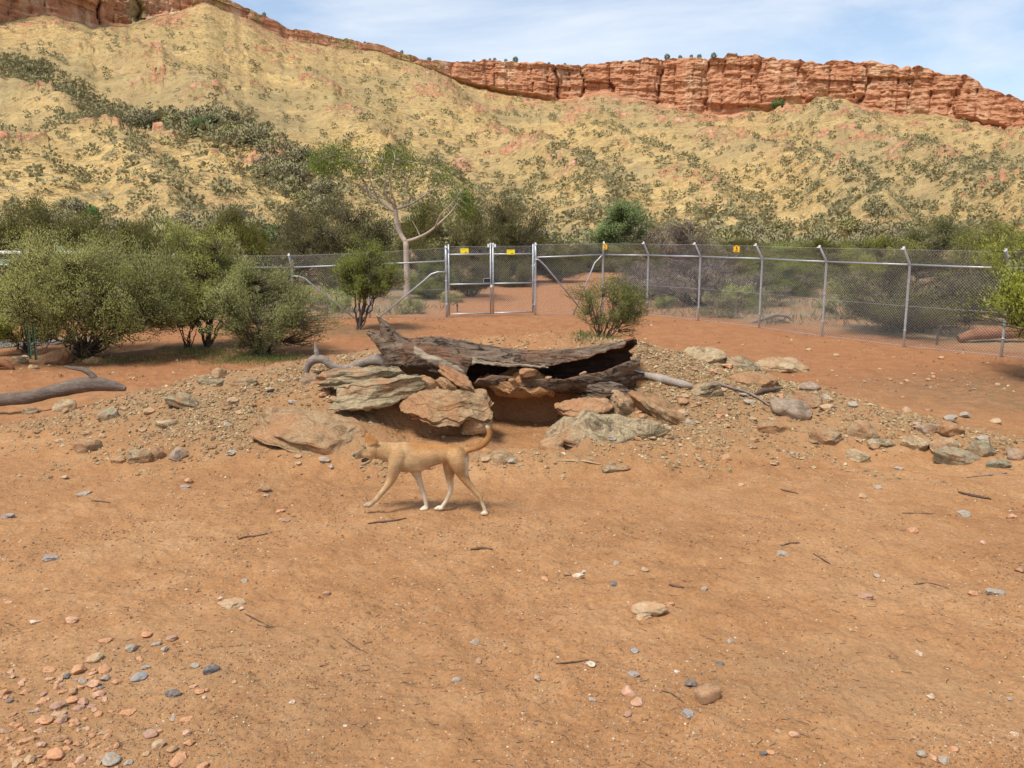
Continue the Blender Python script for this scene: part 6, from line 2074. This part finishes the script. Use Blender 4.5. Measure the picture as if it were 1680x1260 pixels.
obj('padlock', mb.mesh('padlock', M['white'], False), LL)


def sign(c, w, h, matn, label, marks, rz=0.0):
    mb = MB()
    mb.box((0, 0, 0), (w, 0.006, h))
    e = obj('warning_sign', mb.mesh('warning_sign', M[matn], False), None, c, (0, 0, rz))
    tag(e, label, 'sign')
    mb = MB()
    for (cx, cz, dw, dh) in marks:
        mb.box((cx * w, -0.0048, cz * h), (dw * w, 0.002, dh * h))
    obj('print', mb.mesh('print', M['black'], False), e)
    return e


gm = [(0.18, -0.24, 0.30, 0.07), (0.20, -0.36, 0.24, 0.05), (-0.1, 0.30, 0.5, 0.03)]
for (px, py), Y, lab in (((762, 411.5), 24.5, 'bright yellow warning sign on the left gate leaf'), ((838, 413.5), 24.9, 'bright yellow warning sign on the right gate leaf')):
    sign(pt(px, py, Y), 0.225, 0.135, 'yellow', lab, gm)
fm = [(-0.36, 0.44, 0.22, 0.13), (0.36, 0.44, 0.22, 0.13), (0, 0.30, 0.30, 0.10), (0.02, 0.06, 0.16, 0.24), (0.10, -0.08, 0.20, 0.12), (-0.06, 0.10, 0.10, 0.18), (0, -0.30, 0.62, 0.06), (-0.04, -0.40, 0.4, 0.04)]
sign(pt(992.5, 404.5, 25.55), 0.125, 0.16, 'amber', 'small amber warning sign beside the corner post', fm, -0.45)
sign(pt(1208.5, 408, 22.5), 0.165, 0.165, 'amber', 'square amber warning sign with black print on the right fence', fm, -0.7)

# white bent pipe and dark stake by the fence
p = [pt(1042, 501, 25.0), pt(1045, 503, 25.0), pt(1047, 508, 25.0), pt(1047.5, 518, 25.0)]
mb = MB()
mb.tube(p, 0.022, 8)
tag(obj('pipe', mb.mesh('pipe', M['white'])), 'short bent white pipe at the foot of the fence behind the mound bush', 'pipe')
mb = MB()
a = pt(750, 494, 27.0)
mb.tube([a, (a[0], a[1], gz(a[0], a[1]) - 0.1)], 0.02, 6)
mb.tube([a + [0, 0, -0.02], a + [-0.17, 0.05, -0.14]], 0.012, 5)
mb.box(a + [0, 0, -0.1], (0.05, 0.05, 0.14))
tag(obj('stake', mb.mesh('stake', M['dark_metal'])), 'dark rusty stake standing behind the left gate leaf', 'stake')
for i, px in enumerate((50.5, 59.5)):
    b = hit(px, 590)
    mb = MB()
    for rz_ in (0, 2.09, 4.19):
        mb.box((b[0] + 0.012 * math.cos(rz_), b[1] + 0.012 * math.sin(rz_), b[2] + 0.6), (0.03, 0.006, 1.35), rz_)
    mb.box((b[0], b[1] - 0.02, b[2] + 1.1), (0.01, 0.01, 0.1))
    tag(obj('picket', mb.mesh('picket', M['picket'], False)), ['left green steel picket before the biggest left bush', 'right green steel picket before the biggest left bush'][i], 'picket')

# long low shelter glimpsed behind the big bush, and the machine above it
Ys = 27.5
a, b = pt(-150, 412, Ys), pt(138, 418, Ys)
SH = empty('shelter', (a[0], a[1], gz(a[0], a[1])), label='low shelter with white roof edge and pale green board behind the big left bush', cat='shelter')
org = np.array(SH.location)
mb = MB()
c = (a + b) / 2 - org
mb.box(c + [0, 1.1, 0.0], (b[0] - a[0], 2.2, 0.045))
obj('roof', mb.mesh('roof', M['white_paint'], False), SH)
mb = MB()
b2 = pt(52, 428, Ys)
mb.box((a + b2) / 2 - org + [0, 0.05, -0.12 - 0.06], (b2[0] - a[0], 0.03, 0.16))
obj('board', mb.mesh('board', M['green_paint'], False), SH)
for px in (-100, -20, 46, 130):
    q = pt(px, 418, Ys)
    mb = MB()
    mb.tube([(q[0] - org[0], 0.15, -0.1), (q[0] - org[0], 0.15, q[2] - org[2] - 0.03)], 0.03, 8)
    obj('post', mb.mesh('post', M['dark_metal']), SH)
mb = MB()
mb.box(c + [0, 2.12, -0.75], (b[0] - a[0], 0.04, 1.4))  # dark sheet standing in for the shade inside the shelter
obj('back_panel', mb.mesh('back_panel', M['dark_metal'], False), SH)
q = pt(88, 412, 29.4)
MC = empty('machine', (q[0], q[1], gz(q[0], q[1])), label='orange and dull teal machine partly hidden above the shelter roof', cat='machine')
org = np.array(MC.location)
q = q - org
mb = MB()
mb.box(q + [0.0, 0, -0.9], (0.9, 0.6, 1.5))
obj('body', mb.mesh('body', M['teal_paint'], False), MC)
mb = MB()
mb.box(q + [-0.12, -0.1, 0.03], (0.17, 0.2, 0.2))
mb.box(q + [-0.38, -0.1, 0.0], (0.12, 0.2, 0.12))
mb.box(q + [0.55, -0.1, -0.06], (0.55, 0.12, 0.10))
obj('hood', mb.mesh('hood', M['orange_paint'], False), MC)
mb = MB()
mb.tube([q + [-0.05, 0, 0.0], q + [-0.02, 0, 0.19], q + [0.22, 0, 0.12], q + [0.42, 0, -0.1]], [0.03, 0.05, 0.06, 0.04], 6)
obj('boom', mb.mesh('boom', M['teal_paint']), MC)

# fallen wood behind the fence
branch('grey fallen branches heaped behind the middle of the right fence', [
    ([(1228, 531), (1250, 524), (1272, 516), (1292, 518), (1302, 528)], [2, 3, 3.5, 3, 1.5]),
    ([(1240, 534), (1262, 527), (1282, 524), (1300, 533)], [2, 2.5, 2.5, 1]),
    ([(1252, 518), (1268, 524), (1288, 530)], [1.5, 2, 1]),
    ([(1262, 534), (1270, 520), (1284, 511)], [2, 1.6, 0.8]),
    ([(1278, 535), (1288, 522), (1298, 514)], [2, 1.6, 0.8])], 23.6, 'dead_wood', 301, amp=0.2)
branch('dark red brown log lying behind the last fence bay', [
    ([(1572, 556), (1595, 548), (1620, 546), (1650, 545), (1690, 548)], [6, 9, 11, 10, 8])], 19.6, 'log_red', 311)
branch('small bare dark stem standing behind the last fence bay', [
    ([(1537, 566), (1538, 552), (1540, 540)], [2.2, 1.8, 1.5]),
    ([(1540, 542), (1547, 534), (1552, 528)], [1.4, 1.1, 0.5]),
    ([(1540, 540), (1536, 532), (1533, 526)], [1.4, 1.0, 0.5])], 18.3, 'stem', 321)


# ------------------------------------------------------------------ the dog
DY = 7.41
DM = DY / 1383.0


def dp(px, py, dy=0.0):
    return pt(px, py, DY + dy)


def loft(st, k=24):
    """st: (centre (3), up-half-vector (3), side half width, forward sharpness) rings joined into a closed body"""
    th = np.arange(k) * 2 * math.pi / k
    V = []
    for c, up, w in st:
        c, up = np.asarray(c, float), np.asarray(up, float)
        V.append(c[None] + np.cos(th)[:, None] * up[None] + np.sin(th)[:, None] * np.array([0, w, 0])[None])
    n = len(st)
    V = np.concatenate(V + [np.mean(V[0], 0, keepdims=True), np.mean(V[-1], 0, keepdims=True)])
    i = np.arange(n - 1)[:, None] * k
    j = np.arange(k)[None]
    j2 = (j + 1) % k
    F = np.stack([i + j, i + j2, i + k + j2, i + k + j], -1).reshape(-1, 4)
    jj = np.arange(k)
    c0 = np.stack([np.full(k, n * k), (jj + 1) % k, jj, jj], 1)
    b = (n - 1) * k
    c1 = np.stack([np.full(k, n * k + 1), b + jj, b + (jj + 1) % k, b + (jj + 1) % k], 1)
    return V, np.concatenate([F, c0, c1])


def span(px, top, bot, w, dy=0.0, lean=0.0):
    a, b = dp(px + lean, top, dy), dp(px - lean, bot, dy)
    return ((a + b) / 2, (a - b) / 2, w)


def limb(l):
    """(px, py, radius px, dy)"""
    P = np.array([dp(x, y, dy) for x, y, r, dy in l])
    r = np.array([q[2] for q in l]) * DM * np.where(np.array([q[1] for q in l]) > 772, 0.88, 0.96)
    t = np.linspace(0, 1, len(l))
    tt = np.linspace(0, 1, 30)
    P = np.stack([np.interp(tt, t, P[:, i]) for i in range(3)], 1)
    for _ in range(2):
        P[1:-1] = (P[:-2] + 2 * P[1:-1] + P[2:]) / 4
    rr = np.interp(tt, t, r)
    mb = MB()
    mb.tube(P, rr, 16)
    s, e = ICO[2][0] * rr[0] * 0.98 + P[0], ICO[2][0] * rr[-1] * 0.98 + P[-1]
    mb.add(s, ICO[2][1])
    mb.add(e, ICO[2][1])
    return np.concatenate(mb.V), np.concatenate(mb.F)


def blob(px, py, dy, rx, ry, rz_, tilt=0.0):
    V = ICO[3][0] * np.array([rx, ry, rz_]) * DM
    c, s = math.cos(tilt), math.sin(tilt)
    V = np.stack([V[:, 0] * c - V[:, 2] * s, V[:, 1], V[:, 0] * s + V[:, 2] * c], 1) + dp(px, py, dy)
    return V, ICO[3][1]


def build_dog():
    pieces = MB()
    # trunk: deep chest, tucked belly, croup
    pieces.add(*loft([span(634, 737, 753, .030), span(637, 732, 760, .055), span(644, 727.5, 767, .078, lean=1), span(654, 725, 772.5, .092), span(665, 725.3, 774.5, .100), span(678, 726.5, 774.5, .106), span(690, 727.3, 773, .106),
                      span(702, 727.8, 768.5, .100), span(713, 728, 763.5, .092), span(724, 728.3, 760, .085), span(735, 729, 760, .082), span(746, 731, 764, .084), span(755, 734, 766, .078), span(762, 738, 764, .062), span(767, 744, 760, .036), span(769, 749, 757, .015)], 28))
    # neck
    pieces.add(*loft([span(655, 727, 764, .075, lean=3), span(643, 726, 759, .070, lean=4), span(632, 725.5, 754.5, .064, lean=4), span(622, 724.5, 751.5, .060, lean=3), span(613, 725, 750, .056)], 24))
    hd = -0.012
    # skull and muzzle
    pieces.add(*loft([span(621, 728, 746, .040, hd), span(616, 723.8, 749.5, .056, hd), span(610, 722.5, 751.5, .063, hd), span(604, 724, 752, .061, hd), span(599.5, 728.5, 751.5, .050, hd), span(596, 734.5, 751.5, .037, hd), span(592, 738.3, 752, .030, hd), span(587.5, 741.3, 753.3, .026, hd), span(583.5, 743.8, 753.8, .021, hd), span(581.8, 746.3, 752.2, .012, hd)], 22))
    # cheek, brow
    pieces.add(*blob(607, 743, hd - .022, 7, 7, 7.5))
    pieces.add(*blob(600, 732, hd - .03, 3.2, 3.5, 2.6))
    pieces.add(*blob(600, 732, hd + .03, 3.2, 3.5, 2.6))
    # lower jaw, a little open
    pieces.add(*loft([span(611, 748, 756, .034, hd), span(605, 750.5, 760.5, .030, hd), span(599, 755.5, 763.6, .025, hd), span(594.5, 757.8, 764.4, .020, hd), span(591.5, 759.2, 763.6, .012, hd)], 16))
    # ears
    for dy, sx in ((hd - .046, 0), (hd + .045, -3.5)):
        T = np.linspace(0, 1, 9)
        st = []
        for t in T:
            w = (9.2 * (1 - t) ** 0.75 + 0.9) * (1 + 0.12 * math.sin(t * 3.1))
            c = dp(612.5 + sx - 8.2 * t, 729 - 19.5 * t, dy - (0.012 if dy < 0 else -0.012) * t)
            st.append((c, np.array([w * DM * 0.92, 0, w * DM * 0.30]), 0.013 * (1 - t) + 0.0045))
        pieces.add(*loft(st, 16))
    # tail
    pieces.add(*limb([(757, 742, 7, 0), (765, 739, 5.6, -.005), (776, 736.5, 5.0, -.015), (787, 732.5, 5.5, -.02), (796, 726, 5.6, -.02), (802, 718, 5.0, -.015), (803.5, 710, 4.3, -.01), (800.5, 703, 3.6, 0), (798.5, 700, 2.4, 0)]))
    # legs: near front, far front, near hind, far hind
    nf, ff, nh, fh = -.062, .055, -.060, .058
    pieces.add(*limb([(656, 746, 15, nf + .02), (650, 760, 14, nf + .005), (645.5, 774, 11.2, nf), (643.5, 784, 9.0, nf), (638.5, 793, 7.2, nf), (630, 804, 5.7, nf), (621.5, 814, 4.7, nf), (615.5, 821, 4.7, nf), (609, 826.5, 4.3, nf)]))
    pieces.add(*blob(604.5, 828.5, nf, 7.2, 6.0, 4.4, 0.12))
    pieces.add(*limb([(676, 758, 14, ff - .01), (682, 772, 9.5, ff), (686.5, 784, 6.6, ff), (691, 798, 5.0, ff), (695, 811, 4.2, ff), (698, 821, 4.1, ff), (699.5, 829, 3.9, ff)]))
    pieces.add(*blob(697, 834, ff, 6.6, 5.6, 4.6, 0.25))
    pieces.add(*limb([(749, 748, 17.5, nh + .02), (752, 758, 16.8, nh + .005), (755.5, 768, 14.2, nh), (759, 778, 11.0, nh), (763.5, 787, 8.2, nh), (770, 796, 6.2, nh), (778, 805, 4.9, nh), (786.5, 813.5, 4.5, nh), (790, 822, 3.7, nh), (793.5, 831, 3.6, nh), (796, 838, 3.6, nh)]))
    pieces.add(*blob(796, 841.5, nh, 5.4, 5.4, 3.8, -0.35))
    pieces.add(*limb([(741, 750, 14, fh - .01), (738, 764, 12.6, fh), (737, 776, 9.8, fh), (738, 788, 7.2, fh), (740, 799, 5.4, fh), (739.5, 806, 4.8, fh), (736, 814, 4.0, fh), (732, 822, 3.8, fh), (727, 829, 3.9, fh)]))
    pieces.add(*blob(721.5, 833.5, fh, 7.2, 5.8, 4.4, 0.08))
    # toes
    for cx, cy, dy in ((600.5, 829.5, nf), (693.5, 836, ff), (717.5, 834.8, fh), (793.2, 843, nh)):
        for q in (-.026, -.009, .009, .026):
            pieces.add(*blob(cx - 1.2 + 1.4 * (abs(q) < .02) * -1, cy, dy + q * .95, 3.0, 2.0, 2.8))
    me = pieces.mesh('dog_cage', [], True)
    o = bpy.data.objects.new('dog_cage', me)
    COL.objects.link(o)
    md = o.modifiers.new('r', 'REMESH')
    md.mode = 'VOXEL'
    md.voxel_size = 0.0072
    md.use_smooth_shade = True
    sm_ = o.modifiers.new('s', 'SMOOTH')
    sm_.factor, sm_.iterations = 0.5, 4
    dg = bpy.context.evaluated_depsgraph_get()
    out = bpy.data.meshes.new_from_object(o.evaluated_get(dg), depsgraph=dg)
    bpy.data.objects.remove(o)
    n = len(out.vertices)
    V = np.zeros(n * 3, np.float32)
    out.vertices.foreach_get('co', V)
    V = V.reshape(-1, 3).astype(float)
    # coat colour by region, in the dog's own frame (px columns / rows of its side view)
    dep = V[:, 1]
    px = 840 + V[:, 0] / dep * (F_PX * CP)
    for _ in range(2):
        sl = (V[:, 2] - CAM_Z) / dep
        v = (F_PX * SP + sl * F_PX * CP) / (CP - sl * SP)
        px = 840 + V[:, 0] / dep * (F_PX * CP + v * SP)
    py = 630 - v
    far = sm(DY + .02, DY + .045, dep)
    tan = np.array([0.52, 0.315, 0.145])
    ora = np.array([0.43, 0.205, 0.068])
    crm = np.array([0.60, 0.43, 0.24])
    wht = np.array([0.74, 0.63, 0.46])
    C = np.repeat(tan[None], n, 0)

    def mixc(w, col):
        nonlocal C
        w = np.clip(w, 0, 1)[:, None]
        C = C * (1 - w) + np.asarray(col)[None] * w
    nz = fbm(V * 16, 3, 5)
    mixc(0.95 * sm(746, 731, py + 3 * nz) * sm(650, 668, px), ora)
    mixc(0.85 * sm(748, 764, py + 3 * nz) * sm(740, 722, px) * sm(640, 655, px), crm)
    mixc(0.55 * np.exp(-((px - 664) / 6) ** 2) * sm(765, 745, py), crm)             # pale band behind the shoulder
    mixc(0.55 * sm(740, 748, py) * sm(648, 634, px) * sm(612, 622, px), crm)        # throat
    mixc(0.6 * sm(764, 770, py) * sm(668, 690, px) * sm(715, 700, px), wht)         # belly
    mixc(sm(746, 752, py) * sm(761.5, 766.5, px + 2 * nz) * sm(784, 776, py) , wht)  # rump
    mixc(0.85 * sm(790, 806, py) * sm(660, 640, px), crm)
    mixc(sm(822, 828, py), wht)
    mixc(0.9 * far * sm(757, 774, py) * sm(670, 680, px), wht)
    mixc(0.45 * sm(800, 812, py) * sm(755, 765, px), crm)
    mixc(0.85 * sm(704, 700, py) * sm(780, 790, px), wht)                             # tail tip
    mixc(0.5 * sm(733, 727, py) * sm(785, 792, px) * 0, ora)
    head = sm(617, 613, px)
    mixc(0.8 * head * sm(741, 746, py), crm)
    mixc(0.85 * head * sm(599, 591, px) * sm(753.5, 747, py), (0.085, 0.058, 0.040))       # dark muzzle bridge
    mixc(0.55 * head * sm(606, 599, px) * sm(746, 738, py), (0.17, 0.11, 0.07))
    mixc(0.7 * sm(728, 722, py) * sm(624, 618, px) * sm(590, 596, px), (0.47, 0.185, 0.048))  # ears
    mixc(0.6 * head * sm(756, 760, py), (0.30, 0.22, 0.15))
    a = out.attributes.new('coat', 'FLOAT_COLOR', 'POINT')
    a.data.foreach_set('color', np.concatenate([C, np.ones((n, 1))], 1).astype(np.float32).ravel())
    out.materials.clear()
    m = Mat('dog_coat')
    vco = m.co()
    col = m.attr('coat', 'Color')
    hair = m.noise(m.map(vco, (45, 60, 150)), 1.0, 5, 0.75)
    col = m.mix(1.0, col, m.ramp(hair, (0.3, 0.70), (0.7, 1.20)), 'MULTIPLY')
    col = m.mix(1.0, col, m.ramp(m.noise(vco, 13, 4), (0.3, 0.84), (0.7, 1.12)), 'MULTIPLY')
    M['coat'] = m.done(m.bsdf(col, 0.85, m.bump(hair, 0.35, 0.006), spec=0.15))
    out.materials.append(M['coat'])
    root = obj('dog', out)
    tag(root, 'tan dog walking left with its tail curled up and mouth open', 'dog')
    # short hair over the body
    nv = np.zeros(n * 3, np.float32)
    out.vertices.foreach_get('normal', nv)
    nv = nv.reshape(-1, 3).astype(float)
    g = np.random.default_rng(3)
    pick = g.choice(n, min(n, 26000), False)
    P, Nn = V[pick], nv[pick]
    back = np.array([1.0, 0, -0.35])[None] + g.normal(0, 0.22, P.shape)
    legm = sm(778, 786, py[pick])[:, None]
    back = back * (1 - legm) + (np.array([0.25, 0, -1.0])[None] + g.normal(0, 0.2, P.shape)) * legm
    tl = (sm(764, 770, px[pick]) * sm(745, 740, py[pick]))[:, None]
    back = back * (1 - tl) + (np.array([0.6, 0, 0.7])[None] + g.normal(0, 0.3, P.shape)) * tl
    tg = back - Nn * np.sum(back * Nn, 1, keepdims=True)
    tg /= np.linalg.norm(tg, axis=1, keepdims=True) + 1e-9
    D = tg + Nn * 0.42
    D /= np.linalg.norm(D, axis=1, keepdims=True)
    side = np.cross(D, Nn)
    side /= np.linalg.norm(side, axis=1, keepdims=True) + 1e-9
    ln = (0.011 + 0.006 * g.uniform(size=len(P)))[:, None] * np.where(head[pick][:, None] > 0.5, 0.45, 1.0) * np.where(legm > 0.5, 0.55, 1.0) * (1 + 0.7 * tl)
    tri = np.stack([P - Nn * .001 - side * .0011, P - Nn * .001 + side * .0011, P + D * ln], 1)
    hc = np.repeat(C[pick] * g.uniform(0.85, 1.15, (len(P), 1)), 3, 0)
    hm = mesh('fur', tri.reshape(-1, 3), np.arange(len(P) * 3).reshape(-1, 3), M['coat'], True, attrs={'coat': hc})
    hm.normals_split_custom_set_from_vertices(np.repeat(Nn, 3, 0).tolist())
    tag(obj('fur', hm, root), kind='stuff')
    # eyes, nose, mouth
    for dy, nm in ((hd - .0435, 'eye'), (hd + .0435, 'eye')):
        V2, F2 = blob(599.6, 734.6, dy, 1.9, 1.6, 1.6)
        obj(nm, mesh('eye', V2, F2, M['eye']), root)
    mb = MB()
    mb.add(*blob(581.8, 747.2, hd, 2.9, 3.2, 2.7))
    obj('nose', mb.mesh('nose', M['eye']), root)
    mb = MB()
    mb.add(*loft([span(606, 750.5, 753.5, .030, hd), span(601, 751.0, 757.5, .030, hd), span(596.5, 752.4, 758.6, .021, hd), span(593.5, 753.4, 759.4, .012, hd)], 12))
    obj('mouth', mb.mesh('mouth', M['mouth']), root)
    mb = MB()
    mb.add(*loft([span(603, 754, 757, .014, hd), span(598, 755.4, 758.4, .015, hd), span(594, 757.4, 759.8, .013, hd), span(591.5, 758.6, 760.4, .006, hd)], 10))
    obj('tongue', mb.mesh('tongue', M['tongue']), root)


M['eye'] = mat_plain('dark_eye', (0.012, 0.010, 0.009), 0.25, spec=0.6)
M['mouth'] = mat_plain('dark_mouth', (0.018, 0.012, 0.012), 0.5)
M['tongue'] = mat_plain('pink_tongue', (0.42, 0.17, 0.15), 0.45)
build_dog()

print('TRIS', sum(len(p_.vertices) - 2 for me_ in bpy.data.meshes if me_.users for p_ in me_.polygons), 'script bytes')
